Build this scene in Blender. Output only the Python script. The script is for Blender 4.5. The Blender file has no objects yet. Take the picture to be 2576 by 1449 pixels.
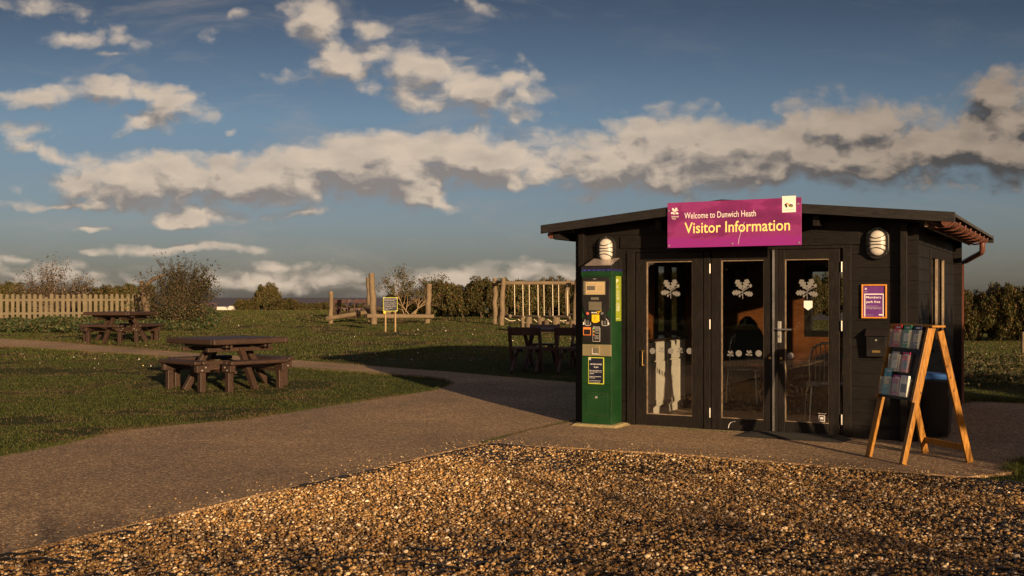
import bpy, bmesh, math, random
import numpy as np
from mathutils import Vector, Matrix
from mathutils.geometry import tessellate_polygon
R = math.radians
random.seed(7)
S = bpy.context.scene
COL = S.collection

# ------------------------------------------------------------------ camera model (metres; camera at 1.4 m looking along +Y)
F, CX, HY, CAMH = 2700.0, 1288.0, 748.0, 1.4
TY = [0, 12, 14, 16, 18, 20, 23, 26, 38, 52, 60, 66, 70, 400]
TZ = [0, 0, .015, .05, .09, .14, .215, .285, .46, .60, .62, .60, .2, .2]
def sstep(a, b, x):
    t = np.clip((x - a) / (b - a), 0, 1); return t * t * (3 - 2 * t)
def tz(x, y):
    z = np.interp(y, TY, TZ)
    return z * (1 - sstep(7.0, 12.0, x))
def P(x, y):
    """ground point seen at a photo position (2576-wide reading)"""
    lo, hi = 2.0, 300.0
    k = (y - HY) / F
    yy = CAMH / k
    for _ in range(30):
        X = (x - CX) / F * yy
        yy = .5 * yy + .5 * (CAMH - float(tz(X, yy))) / k
    return ((x - CX) / F * yy, yy)

# ------------------------------------------------------------------ tagging
def tag(o, label=None, cat=None, group=None, kind=None):
    if label: o['label'] = label
    if cat: o['category'] = cat
    if group: o['group'] = group
    if kind: o['kind'] = kind
    return o
def thing(name, label, cat, loc=(0, 0, 0), rz=0, group=None, scale=None):
    o = bpy.data.objects.new(name, None); COL.objects.link(o)
    o.empty_display_size = .2
    o.location = loc; o.rotation_euler = (0, 0, rz)
    if scale: o.scale = scale
    return tag(o, label, cat, group)
def link(name, me, mat, parent=None):
    o = bpy.data.objects.new(name, me); COL.objects.link(o)
    if mat is not None:
        for m in (mat if isinstance(mat, (list, tuple)) else [mat]): me.materials.append(m)
    if parent is not None: o.parent = parent
    return o
def dup(root, loc, rz, label, group=None, scale=None):
    r = root.copy(); COL.objects.link(r); r.location = loc; r.rotation_euler = (0, 0, rz)
    if scale: r.scale = scale
    r['label'] = label
    if group: r['group'] = group
    for ch in [c for c in bpy.data.objects if c.parent == root]:
        c = ch.copy(); COL.objects.link(c); c.parent = r
        for g in [c2 for c2 in bpy.data.objects if c2.parent == ch]:
            d = g.copy(); COL.objects.link(d); d.parent = c
    return r

# ------------------------------------------------------------------ mesh builder
class MB:
    def __init__(s): s.v = []; s.f = []; s.m = []; s.cur = 0; s.sm = []; s.smooth = False
    def add(s, vs, fs):
        b = len(s.v); s.v += [tuple(v) for v in vs]
        for f in fs: s.f.append([b + i for i in f]); s.m.append(s.cur); s.sm.append(s.smooth)
        return s
    def hexa(s, p):
        return s.add(p, [(0, 3, 2, 1), (4, 5, 6, 7), (0, 1, 5, 4), (1, 2, 6, 5), (2, 3, 7, 6), (3, 0, 4, 7)])
    def box(s, x0, x1, y0, y1, z0, z1):
        return s.hexa([(x0, y0, z0), (x1, y0, z0), (x1, y1, z0), (x0, y1, z0), (x0, y0, z1), (x1, y0, z1), (x1, y1, z1), (x0, y1, z1)])
    def bar(s, p0, p1, w, d, side=(0, 1, 0)):
        """rectangular bar p0->p1; w along 'side', d across"""
        p0, p1 = Vector(p0), Vector(p1); a = (p1 - p0).normalized()
        u = Vector(side); u = (u - a * u.dot(a)).normalized(); v = a.cross(u)
        c = [(-1, -1), (1, -1), (1, 1), (-1, 1)]
        return s.hexa([p0 + u * i * w / 2 + v * j * d / 2 for i, j in c] + [p1 + u * i * w / 2 + v * j * d / 2 for i, j in c])
    def tube(s, pts, r, n=10, caps=True):
        pts = [Vector(p) for p in pts]; rs = r if isinstance(r, (list, tuple)) else [r] * len(pts)
        vs = []; fs = []
        t = (pts[1] - pts[0]).normalized()
        u = t.orthogonal().normalized()
        for i, p in enumerate(pts):
            a = pts[min(i + 1, len(pts) - 1)] - pts[max(i - 1, 0)]
            if a.length > 1e-9: t = a.normalized()
            u = (u - t * u.dot(t))
            u = u.normalized() if u.length > 1e-6 else t.orthogonal().normalized()
            v = t.cross(u)
            for k in range(n):
                an = 2 * math.pi * k / n
                vs.append(p + (u * math.cos(an) + v * math.sin(an)) * rs[i])
        for i in range(len(pts) - 1):
            for k in range(n):
                a, b = i * n + k, i * n + (k + 1) % n
                fs.append((a, b, b + n, a + n))
        sm = s.smooth; s.smooth = True; s.add(vs, fs); s.smooth = sm
        if caps:
            s.add(vs[:n], [tuple(range(n - 1, -1, -1))]); s.add(vs[-n:], [tuple(range(n))])
        return s
    def prism(s, pts, y0, y1):
        """outline (x,z) extruded between y0 (front) and y1"""
        n = len(pts)
        vs = [(x, y0, z) for x, z in pts] + [(x, y1, z) for x, z in pts]
        fs = [tuple(range(n)), tuple(range(2 * n - 1, n - 1, -1))]
        for i in range(n): j = (i + 1) % n; fs.append((i, i + n, j + n, j))
        return s.add(vs, fs)
    def poly(s, pts, y):
        return s.add([(x, y, z) for x, z in pts], [tuple(range(len(pts)))])
    def disc(s, cx, cz, r, y, n=20):
        return s.poly([(cx + r * math.cos(2 * math.pi * k / n), cz + r * math.sin(2 * math.pi * k / n)) for k in range(n)], y)
    def knob(s, cx, cz, r, y0, y1, n=14):
        return s.prism([(cx + r * math.cos(2 * math.pi * k / n), cz + r * math.sin(2 * math.pi * k / n)) for k in range(n)], y0, y1)
    def xform(s, M, start=0):
        s.v[start:] = [tuple(M @ Vector(v)) for v in s.v[start:]]
        return s
    def build(s, name, mat, parent=None, bevel=0, fixn=True, seg=2):
        me = bpy.data.meshes.new(name); me.from_pydata(s.v, [], s.f)
        me.polygons.foreach_set('material_index', s.m); me.polygons.foreach_set('use_smooth', s.sm)
        if fixn:
            bm = bmesh.new(); bm.from_mesh(me); bmesh.ops.recalc_face_normals(bm, faces=bm.faces); bm.to_mesh(me); bm.free()
        me.update()
        o = link(name, me, mat, parent)
        if bevel:
            b = o.modifiers.new('Bevel', 'BEVEL'); b.width = bevel; b.segments = seg; b.limit_method = 'ANGLE'; b.angle_limit = R(40)
            b.harden_normals = False
        return o

FONT = {}
def text(mb, s, x, z, w, h, y=0.0, bold=0.0, center=False):
    """lettering whose bounding box is w wide (0 = natural) and h tall, lower left at (x,z), in the XZ plane at depth y"""
    key = (s, bold)
    if key not in FONT:
        c = bpy.data.curves.new('t', 'FONT'); c.body = s; c.size = 1; c.offset = bold; c.resolution_u = 3
        o = bpy.data.objects.new('t', c); COL.objects.link(o)
        bpy.context.view_layer.update()
        me = bpy.data.meshes.new_from_object(o.evaluated_get(bpy.context.evaluated_depsgraph_get()))
        vs = [tuple(v.co) for v in me.vertices]; fs = [tuple(p.vertices) for p in me.polygons]
        bpy.data.objects.remove(o); bpy.data.curves.remove(c); bpy.data.meshes.remove(me)
        FONT[key] = (vs, fs)
    vs, fs = FONT[key]
    xs = [v[0] for v in vs]; ys = [v[1] for v in vs]
    x0, x1, y0, y1 = min(xs), max(xs), min(ys), max(ys)
    kz = h / (y1 - y0); kx = w / (x1 - x0) if w else kz
    if center: x = x - (x1 - x0) * kx / 2
    mb.add([(x + (a - x0) * kx, y, z + (b - y0) * kz) for a, b, _ in vs], fs)

def oak(mb, cx, cz, size, y, st=.0004):
    """sprig of lobed leaves with acorns, about 'size' tall"""
    k = [0]
    def put(pts):
        mb.poly([(cx + a * size, cz + b * size) for a, b in pts], y - k[0] * st); k[0] += 1
    def leaf(ax, az, bx, bz, wd):
        L = math.hypot(bx - ax, bz - az); tx, tz_ = (bx - ax) / L, (bz - az) / L
        up = []; dn = []
        n = 28
        for i in range(n + 1):
            t = i / n
            w = wd * (math.sin(math.pi * min(1, t * .93 + .04)) ** .6) * (.55 + .45 * t) * (1 + .28 * math.cos(t * 2 * math.pi * 3.6 + .6))
            if i == n: w = 0
            up.append((ax + tx * L * t - tz_ * w, az + tz_ * L * t + tx * w)); dn.append((ax + tx * L * t + tz_ * w, az + tz_ * L * t - tx * w))
        put(up + dn[::-1][1:])
    leaf(-.03, -.02, -.34, .46, .175); leaf(.03, -.02, .27, .49, .175)
    leaf(-.05, -.16, -.55, -.20, .15); leaf(.06, -.20, .52, -.28, .15)
    for a, b in (((-.0, -.5), (.0, .0)), ((.0, -.12), (.36, .12)), ((0, -.25), (-.12, -.33))):
        dx, dz = b[0] - a[0], b[1] - a[1]; L = math.hypot(dx, dz); nx, nz = -dz / L * .018, dx / L * .018
        put([(a[0] - nx, a[1] - nz), (a[0] + nx, a[1] + nz), (b[0] + nx, b[1] + nz), (b[0] - nx, b[1] - nz)])
    for ex, ez, er in ((.40, .16, .085), (-.16, -.35, .06)):
        put([(ex + er * math.cos(q * .4488) * .8, ez + er * math.sin(q * .4488) * 1.1) for q in range(14)])

# ------------------------------------------------------------------ materials
def newmat(name):
    m = bpy.data.materials.new(name); m.use_nodes = True
    return m, m.node_tree, m.node_tree.nodes['Principled BSDF']
def N(nt, t, **kw):
    n = nt.nodes.new(t)
    for k, v in kw.items(): setattr(n, k, v)
    return n
def ramp(nt, fac, stops):
    r = N(nt, 'ShaderNodeValToRGB')
    e = r.color_ramp.elements
    while len(e) < len(stops): e.new(.5)
    for i, (p, c) in enumerate(stops):
        e[i].position = p; e[i].color = (*c, 1)
    nt.links.new(fac, r.inputs[0]); return r.outputs[0]
def noise(nt, vec, scale, detail=4, rough=.5, stretch=None):
    if stretch is not None:
        mp = N(nt, 'ShaderNodeMapping'); mp.inputs['Scale'].default_value = stretch; nt.links.new(vec, mp.inputs[0]); vec = mp.outputs[0]
    n = N(nt, 'ShaderNodeTexNoise'); n.inputs['Scale'].default_value = scale; n.inputs['Detail'].default_value = detail; n.inputs['Roughness'].default_value = rough
    nt.links.new(vec, n.inputs['Vector']); return n.outputs['Fac']
def mixc(nt, fac, a, b, mode='MIX'):
    m = N(nt, 'ShaderNodeMix', data_type='RGBA', blend_type=mode)
    if isinstance(fac, (int, float)): m.inputs[0].default_value = fac
    else: nt.links.new(fac, m.inputs[0])
    for i, c in ((6, a), (7, b)):
        if isinstance(c, tuple): m.inputs[i].default_value = (*c, 1)
        else: nt.links.new(c, m.inputs[i])
    return m.outputs[2]
def maprange(nt, v, a, b, c=0, d=1):
    m = N(nt, 'ShaderNodeMapRange'); m.inputs[1].default_value = a; m.inputs[2].default_value = b; m.inputs[3].default_value = c; m.inputs[4].default_value = d
    nt.links.new(v, m.inputs[0]); return m.outputs[0]
def bump(nt, bs, h, strength=.5, dist=.01):
    b = N(nt, 'ShaderNodeBump'); b.inputs['Strength'].default_value = strength; b.inputs['Distance'].default_value = dist
    nt.links.new(h, b.inputs['Height']); nt.links.new(b.outputs[0], bs.inputs['Normal'])
def coords(nt): return N(nt, 'ShaderNodeTexCoord').outputs['Object']

def mat_grain(name, c1, c2, stretch=(1, 1, 1), scale=30, rough=.65, bstr=.4, bd=.004, fleck=None, spec=.5):
    m, nt, bs = newmat(name); v = coords(nt)
    g = noise(nt, v, scale, 6, .6, stretch); l = noise(nt, v, 3.1, 3, .55)
    mx = N(nt, 'ShaderNodeMath', operation='MULTIPLY_ADD'); nt.links.new(g, mx.inputs[0]); mx.inputs[1].default_value = .65
    ml = N(nt, 'ShaderNodeMath', operation='MULTIPLY'); nt.links.new(l, ml.inputs[0]); ml.inputs[1].default_value = .35; nt.links.new(ml.outputs[0], mx.inputs[2])
    c = ramp(nt, mx.outputs[0], [(.36, c1), (.66, c2)])
    if fleck:
        f = noise(nt, v, fleck[0], 2, .4); c = mixc(nt, maprange(nt, f, fleck[1], fleck[1] + .03), c, fleck[2])
    nt.links.new(c, bs.inputs['Base Color'])
    nt.links.new(maprange(nt, g, .3, .7, rough - .12, rough + .12), bs.inputs['Roughness'])
    bs.inputs['Specular IOR Level'].default_value = spec
    bump(nt, bs, mx.outputs[0], bstr, bd)
    return m
def mat_plain(name, c, rough=.5, metal=0, var=.12, scale=8, spec=.5, bstr=.0):
    m, nt, bs = newmat(name); v = coords(nt); n = noise(nt, v, scale, 5, .6)
    lo = tuple(x * (1 - var) for x in c); hi = tuple(min(1, x * (1 + var)) for x in c)
    nt.links.new(ramp(nt, n, [(.3, lo), (.7, hi)]), bs.inputs['Base Color'])
    nt.links.new(maprange(nt, n, .3, .7, max(.02, rough - .08), rough + .08), bs.inputs['Roughness'])
    bs.inputs['Metallic'].default_value = metal; bs.inputs['Specular IOR Level'].default_value = spec
    if bstr: bump(nt, bs, n, bstr, .005)
    return m
def mat_glass(name, tint=(1, 1, 1), boost=1.0, dust=0):
    m, nt, bs = newmat(name); nt.nodes.remove(bs)
    out = nt.nodes['Material Output']
    t = N(nt, 'ShaderNodeBsdfTransparent'); t.inputs[0].default_value = (*tint, 1)
    g = N(nt, 'ShaderNodeBsdfGlossy'); g.inputs['Roughness'].default_value = .0; g.inputs[0].default_value = (1, 1, 1, 1)
    fr = N(nt, 'ShaderNodeFresnel'); ge = N(nt, 'ShaderNodeNewGeometry')
    nt.links.new(maprange(nt, ge.outputs['Backfacing'], 0, 1, 1.5, 1 / 1.5), fr.inputs[0])
    mu = N(nt, 'ShaderNodeMath', operation='MULTIPLY', use_clamp=True); nt.links.new(fr.outputs[0], mu.inputs[0]); mu.inputs[1].default_value = boost
    v = coords(nt); n = noise(nt, v, 1.6, 2, .5)
    b = N(nt, 'ShaderNodeBump'); b.inputs['Strength'].default_value = .06; b.inputs['Distance'].default_value = .01; nt.links.new(n, b.inputs['Height'])
    nt.links.new(b.outputs[0], g.inputs['Normal'])
    if dust:
        tl = N(nt, 'ShaderNodeBsdfTranslucent'); tl.inputs[0].default_value = (.9, .87, .8, 1); df = N(nt, 'ShaderNodeBsdfDiffuse'); df.inputs[0].default_value = (.9, .87, .8, 1)
        m1 = N(nt, 'ShaderNodeMixShader'); nt.links.new(tl.outputs[0], m1.inputs[1]); nt.links.new(df.outputs[0], m1.inputs[2])
        m2 = N(nt, 'ShaderNodeMixShader'); m2.inputs[0].default_value = dust; nt.links.new(t.outputs[0], m2.inputs[1]); nt.links.new(m1.outputs[0], m2.inputs[2]); t = m2
    mx = N(nt, 'ShaderNodeMixShader'); nt.links.new(mu.outputs[0], mx.inputs[0]); nt.links.new(t.outputs[0], mx.inputs[1]); nt.links.new(g.outputs[0], mx.inputs[2])
    nt.links.new(mx.outputs[0], out.inputs[0]); return m
def mat_leaf(name, rough=.55, trans=.25):
    m, nt, bs = newmat(name)
    a = N(nt, 'ShaderNodeAttribute', attribute_name='Col')
    nt.links.new(a.outputs[0], bs.inputs['Base Color']); bs.inputs['Roughness'].default_value = rough; bs.inputs['Specular IOR Level'].default_value = .25
    if trans:
        tr = N(nt, 'ShaderNodeBsdfTranslucent'); nt.links.new(a.outputs[0], tr.inputs[0])
        mx = N(nt, 'ShaderNodeMixShader'); mx.inputs[0].default_value = trans
        nt.links.new(bs.outputs[0], mx.inputs[1]); nt.links.new(tr.outputs[0], mx.inputs[2]); nt.links.new(mx.outputs[0], nt.nodes['Material Output'].inputs[0])
    return m
M = {}
BL1, BL2 = (.0022, .0016, .0014), (.0105, .0076, .0062)
FL = (95, .74, (.11, .09, .075))
M['board_x'] = mat_grain('black_stained_boards', BL1, BL2, (1.2, 9, 14), 9, .6, .5, .004, FL, .28)
M['board_y'] = mat_grain('black_stained_side_boards', (.0050, .0042, .0042), (.0140, .0118, .0118), (9, 1.2, 14), 9, .6, .5, .004, FL, .28)
M['board_z'] = mat_grain('black_stained_upright', (.0035, .0026, .0021), (.0125, .0088, .0068), (12, 12, 1.2), 9, .6, .5, .004, FL, .28)
M['fascia'] = mat_grain('black_fascia_board', (.0060, .0046, .0042), (.0135, .0105, .0088), (1.2, 9, 9), 9, .55, .4, .003, (90, .75, (.12, .10, .09)))
M['felt'] = mat_grain('roof_felt', (.02, .02, .02), (.05, .048, .045), (1, 1, 1), 60, .9, .5, .003)
M['pine'] = mat_grain('orange_pine', (.10, .032, .008), (.19, .066, .016), (1.2, 1.2, 12), 7, .5, .2, .002)
M['pine_dark'] = mat_grain('pine_floor', (.07, .03, .012), (.14, .06, .02), (1, 10, 1), 7, .45, .2, .002)
M['rackwood'] = mat_grain('varnished_orange_timber', (.14, .056, .004), (.40, .175, .014), (9, 9, 1.6), 6, .42, .3, .002, (30, .70, (.07, .02, .004)))
M['bench'] = mat_grain('brown_recycled_timber', (.021, .0105, .0064), (.050, .0255, .0155), (3, 3, 3), 14, .55, .35, .004)
M['bench_grain'] = mat_grain('red_brown_stained_timber', (.038, .018, .017), (.085, .042, .038), (2, 9, 9), 8, .6, .4, .004)
M['log'] = mat_grain('weathered_log', (.085, .060, .034), (.185, .135, .080), (6, 6, .9), 9, .8, .7, .012, (14, .72, (.09, .06, .035)))
M['log_end'] = mat_grain('sawn_log_end', (.28, .20, .11), (.50, .38, .22), (1, 1, 1), 30, .85, .3, .004)
M['picket'] = mat_grain('weathered_picket', (.075, .060, .033), (.155, .125, .075), (7, 7, 1.2), 9, .8, .5, .006, (22, .70, (.14, .13, .06)))
M['post_new'] = mat_grain('pale_new_timber', (.20, .135, .062), (.34, .24, .12), (8, 8, 1), 8, .7, .3, .003, (18, .71, (.20, .10, .04)))
M['glass'] = mat_glass('window_glass', (.93, .94, .93), 2.5)
M['acrylic'] = mat_glass('clear_acrylic', (.97, .97, .95), .5, .09)
M['bead'] = mat_grain('worn_and_lit_edge_tan', (.09, .06, .035), (.28, .21, .14), (5, 5, 1), 20, .5, .2, .002)  # worn timber tan; also paints the sunlit glazing and sash edges
M['steel'] = mat_plain('brushed_steel', (.55, .53, .50), .3, .9)
M['galv'] = mat_plain('bright_zinc', (.50, .48, .44), .35, .6)
M['brass'] = mat_plain('worn_brass', (.62, .42, .14), .3, .9)
M['black_plastic'] = mat_plain('black_plastic', (.013, .012, .012), .33, 0, .2)
M['black_rubber'] = mat_grain('black_ribbed_rubber', (.006, .005, .0045), (.014, .012, .010), (1, 14, 1), 20, .75, .5, .004, (70, .72, (.06, .045, .03)))
M['frost'] = mat_plain('frosted_vinyl', (.16, .152, .145), .7, 0, .06)
M['white'] = mat_plain('white_print', (.80, .76, .72), .6, 0, .04)
M['grey_print'] = mat_plain('grey_print', (.10, .09, .08), .6, 0, .1)
M['cream'] = mat_plain('cream_paint', (.62, .57, .49), .45, 0, .05)
M['worktop'] = mat_plain('black_worktop', (.012, .012, .013), .12, 0, .3)
M['yellow_print'] = mat_plain('pale_yellow_lettering', (.98, .76, .25), .5, 0, .03)
M['diffuser'] = mat_plain('opal_diffuser', (.50, .465, .425), .3, 0, .05, 6)
M['gutter'] = mat_plain('brown_plastic_gutter', (.11, .042, .028), .35, 0, .15, 20)
M['blue_lid'] = mat_plain('blue_plastic_lid', (.04, .14, .40), .4, 0, .2, 12)
M['poster'] = mat_plain('purple_poster', (.125, .035, .19), .35, 0, .12, 5)
M['frame_wood'] = mat_grain('honey_picture_frame', (.48, .17, .02), (.72, .30, .05), (4, 4, 1), 10, .3, .1, .001)
M['navy'] = mat_plain('navy_notice', (.010, .012, .028), .4, 0, .15)
M['lime'] = mat_plain('lime_edge', (.52, .55, .05), .45, 0, .15)
M['label_lime'] = mat_plain('lime_label', (.22, .27, .02), .4, 0, .1)
M['screen'] = mat_plain('cream_lcd', (.46, .35, .19), .35, 0, .05)
M['lcd'] = mat_plain('grey_lcd', (.13, .115, .085), .25, 0, .1)
M['coin'] = mat_plain('yellow_coin_slot', (.80, .50, .02), .35, 0, .08)
M['orange'] = mat_plain('orange_print', (.85, .23, .04), .5, 0, .05)
M['red'] = mat_plain('red_button', (.55, .12, .09), .35, 0, .08)
M['green_dot'] = mat_plain('green_dot', (.25, .6, .06), .5, 0, .05)
M['band'] = mat_plain('dull_gold_steel', (.36, .30, .17), .38, .55, .1, 3)
M['solar'] = mat_plain('solar_panel', (.38, .32, .29), .22, .3, .05)
M['concrete'] = mat_grain('mossy_concrete', (.22, .17, .07), (.42, .33, .16), (1, 1, 1), 26, .9, .5, .006)
M['rope'] = mat_plain('pale_rope', (.60, .52, .38), .8, 0, .15, 40)
M['fabric_dark'] = mat_plain('black_cloth', (.012, .011, .012), .8, 0, .3)
M['bark'] = mat_grain('bark', (.05, .033, .02), (.12, .085, .05), (6, 6, 1), 10, .85, .6, .01)
M['dry_bark'] = mat_grain('dry_branch', (.16, .11, .06), (.30, .21, .12), (6, 6, 1), 10, .85, .4, .006)
M['leaf'] = mat_leaf('foliage')
M['blade'] = mat_leaf('grass_blades', .5, .3)
M['stone'] = mat_leaf('flint_pebbles', .48, 0)
M['magenta'] = None
def mat_sign():
    m, nt, bs = newmat('magenta_sign_print'); v = coords(nt)
    a = noise(nt, v, 2.3, 3, .5, (1, 1, 2.2)); b = noise(nt, v, 5, 2, .4, (.6, 1, 2))
    ca = ramp(nt, a, [(.30, (.125, .014, .085)), (.48, (.19, .020, .120)), (.52, (.245, .032, .155)), (.7, (.22, .023, .155))])
    s = N(nt, 'ShaderNodeSeparateXYZ'); nt.links.new(v, s.inputs[0])
    # ragged band of deeper print across the lower part, as on the board
    ad = N(nt, 'ShaderNodeMath', operation='MULTIPLY_ADD'); nt.links.new(b, ad.inputs[0]); ad.inputs[1].default_value = -.14; nt.links.new(s.outputs[2], ad.inputs[2])
    c = mixc(nt, maprange(nt, ad.outputs[0], .015, .03), (.25, .022, .21), ca)
    nt.links.new(c, bs.inputs['Base Color']); bs.inputs['Roughness'].default_value = .35
    return m
M['magenta'] = mat_sign()
def mat_green():
    m, nt, bs = newmat('green_machine_paint'); v = coords(nt)
    n = noise(nt, v, 4, 4, .55); c = ramp(nt, n, [(.3, (.0045, .030, .008)), (.7, (.008, .046, .012))])
    f = noise(nt, v, 120, 2, .4); l = noise(nt, v, 7, 2, .5)
    fk = N(nt, 'ShaderNodeMath', operation='MULTIPLY'); nt.links.new(maprange(nt, f, .72, .74), fk.inputs[0]); nt.links.new(maprange(nt, l, .5, .6), fk.inputs[1])
    c = mixc(nt, fk.outputs[0], c, (.22, .24, .16))
    nt.links.new(c, bs.inputs['Base Color']); nt.links.new(maprange(nt, n, .3, .7, .3, .46), bs.inputs['Roughness'])
    return m
M['green'] = mat_green()
def mat_led():
    m, nt, bs = newmat('blue_led'); bs.inputs['Base Color'].default_value = (.05, .06, .4, 1)
    bs.inputs['Emission Color'].default_value = (.12, .14, 1, 1); bs.inputs['Emission Strength'].default_value = .22
    return m
M['led'] = mat_led()
M['led_strip'] = mat_plain('blue_tinted_strip', (.02, .02, .10), .15)

def mat_path():
    m, nt, bs = newmat('bound_gravel_path'); v = coords(nt)
    vo = N(nt, 'ShaderNodeTexVoronoi'); vo.inputs['Scale'].default_value = 75; nt.links.new(v, vo.inputs['Vector'])
    cs = N(nt, 'ShaderNodeSeparateColor'); nt.links.new(vo.outputs['Color'], cs.inputs[0])
    base = ramp(nt, cs.outputs[0], [(0, (.100, .060, .029)), (.45, (.222, .139, .070)), (.8, (.32, .205, .106)), (1, (.58, .42, .24))])
    big = noise(nt, v, .55, 6, .6); mid = noise(nt, v, 3.3, 6, .7)
    tint = ramp(nt, big, [(.35, (.74, .72, .70)), (.65, (1.16, 1.13, 1.08))])
    c = mixc(nt, 1, base, tint, 'MULTIPLY')
    c = mixc(nt, maprange(nt, mid, .56, .74, 0, .45), c, (.11, .085, .06))
    nt.links.new(c, bs.inputs['Base Color']); bs.inputs['Roughness'].default_value = .9
    d = N(nt, 'ShaderNodeMath', operation='SUBTRACT'); d.inputs[0].default_value = 1; nt.links.new(vo.outputs['Distance'], d.inputs[1])
    fine = noise(nt, v, 260, 3, .6)
    ad = N(nt, 'ShaderNodeMath', operation='MULTIPLY_ADD'); nt.links.new(fine, ad.inputs[0]); ad.inputs[1].default_value = .5; nt.links.new(d.outputs[0], ad.inputs[2])
    bump(nt, bs, ad.outputs[0], .45, .006); return m
M['path'] = mat_path()
def mat_ground():
    m, nt, bs = newmat('short_turf'); v = coords(nt)
    a = noise(nt, v, 55, 6, .7); b = noise(nt, v, 1.1, 5, .62, (1, 1.6, 1)); c_ = noise(nt, v, 7, 4, .6, (1, 1.5, 1))
    g = ramp(nt, a, [(.30, (.013, .017, .005)), (.52, (.037, .046, .011)), (.75, (.074, .078, .023))])
    br = ramp(nt, a, [(.3, (.06, .042, .022)), (.7, (.20, .145, .078))])
    s = N(nt, 'ShaderNodeMath', operation='MULTIPLY_ADD'); nt.links.new(c_, s.inputs[0]); s.inputs[1].default_value = .45; nt.links.new(b, s.inputs[2])
    c = mixc(nt, maprange(nt, s.outputs[0], .80, .92), g, br)
    nt.links.new(c, bs.inputs['Base Color']); bs.inputs['Roughness'].default_value = .95; bs.inputs['Specular IOR Level'].default_value = .1
    bump(nt, bs, a, .9, .03); return m
M['turf'] = mat_ground()
def mat_bed():
    m, nt, bs = newmat('gravel_bed'); v = coords(nt)
    vo = N(nt, 'ShaderNodeTexVoronoi'); vo.inputs['Scale'].default_value = 46; nt.links.new(v, vo.inputs['Vector'])
    cs = N(nt, 'ShaderNodeSeparateColor'); nt.links.new(vo.outputs['Color'], cs.inputs[0])
    c = ramp(nt, cs.outputs[0], [(0, (.03, .018, .01)), (.5, (.11, .07, .035)), (1, (.25, .17, .09))])
    nt.links.new(c, bs.inputs['Base Color']); bs.inputs['Roughness'].default_value = .85
    bump(nt, bs, vo.outputs['Distance'], .8, -.02); return m
M['bed'] = mat_bed()
def mat_sea():
    m, nt, bs = newmat('grey_sea'); v = coords(nt)
    n = noise(nt, v, .02, 5, .6, (1, .2, 1))
    nt.links.new(ramp(nt, n, [(.35, (.10, .075, .075)), (.65, (.13, .10, .10))]), bs.inputs['Base Color'])
    bs.inputs['Roughness'].default_value = .6; bs.inputs['Specular IOR Level'].default_value = .2
    bump(nt, bs, noise(nt, v, .3, 5, .6, (1, .4, 1)), .6, .6); return m
M['sea'] = mat_sea()
M['soil'] = mat_grain('dark_joint_soil', (.02, .015, .008), (.05, .04, .02), (1, 1, 1), 60, .95, .5, .004)

# ------------------------------------------------------------------ sheets
def resample(pts, step, jit=0, seed=0, closed=True):
    rng = random.Random(seed); out = []
    n = len(pts)
    for i in range(n if closed else n - 1):
        a = pts[i]; b = pts[(i + 1) % n]; L = math.hypot(b[0] - a[0], b[1] - a[1]); k = max(1, int(L / step))
        for j in range(k):
            t = j / k
            out.append((a[0] + (b[0] - a[0]) * t + rng.uniform(-jit, jit), a[1] + (b[1] - a[1]) * t + rng.uniform(-jit, jit)))
    return out
def sheet(name, pts, off, mat, grid=1.0, skirt=0):
    me = bpy.data.meshes.new(name); bm = bmesh.new()
    tri = tessellate_polygon([[Vector((x, y, 0)) for x, y in pts]])
    vs = [bm.verts.new((x, y, 0)) for x, y in pts]
    for t in tri:
        try: bm.faces.new([vs[i] for i in t])
        except ValueError: pass
    xs = [p[0] for p in pts]; ys = [p[1] for p in pts]
    for ax, lo, hi in ((0, min(xs), max(xs)), (1, min(ys), max(ys))):
        k = math.ceil(lo / grid)
        while k * grid < hi:
            co = [0, 0, 0]; co[ax] = k * grid; no = [0, 0, 0]; no[ax] = 1
            bmesh.ops.bisect_plane(bm, geom=bm.verts[:] + bm.edges[:] + bm.faces[:], plane_co=co, plane_no=no); k += 1
    for v in bm.verts: v.co.z = float(tz(v.co.x, v.co.y)) + off
    for f in bm.faces:
        f.normal_update()
        if f.normal.z < 0: f.normal_flip()
    if skirt:
        ed = [e for e in bm.edges if len(e.link_faces) == 1]
        r = bmesh.ops.extrude_edge_only(bm, edges=ed)
        for v in r['geom']:
            if isinstance(v, bmesh.types.BMVert): v.co.z -= skirt
    bm.to_mesh(me); bm.free()
    o = link(name, me, mat); tag(o, kind='structure'); return o
def inpoly(px, py, poly):
    px = np.asarray(px); py = np.asarray(py); c = np.zeros(px.shape, bool)
    n = len(poly)
    for i in range(n):
        x0, y0 = poly[i]; x1, y1 = poly[(i + 1) % n]
        if y0 == y1: continue
        cond = ((y0 > py) != (y1 > py)) & (px < (x1 - x0) * (py - y0) / (y1 - y0) + x0)
        c ^= cond
    return c

xs = [-3000, -600, -250, -120, -80] + list(range(-60, 61)) + [80, 120, 250, 600, 3000]
ys = [-400, -150, -60, -30] + list(range(-12, 71)) + [74, 80]
gv = []; gf = []
for y in ys:
    for x in xs:
        z = float(tz(x, y)) if y < 66 else float(tz(x, 66)) - max(0, y - 66) * (.35 if y < 75 else 1.2)
        gv.append((x, y, z))
w_ = len(xs)
for j in range(len(ys) - 1):
    for i in range(w_ - 1): gf.append((j * w_ + i, j * w_ + i + 1, (j + 1) * w_ + i + 1, (j + 1) * w_ + i))
me = bpy.data.meshes.new('ground'); me.from_pydata(gv, [], gf); me.update()
tag(link('ground', me, M['turf']), kind='structure')
mb = MB(); mb.add([(-30000, 60, -16), (30000, 60, -16), (30000, 40000, -16), (-30000, 40000, -16)], [(0, 1, 2, 3)])
tag(mb.build('sea', M['sea']), kind='structure')

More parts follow.
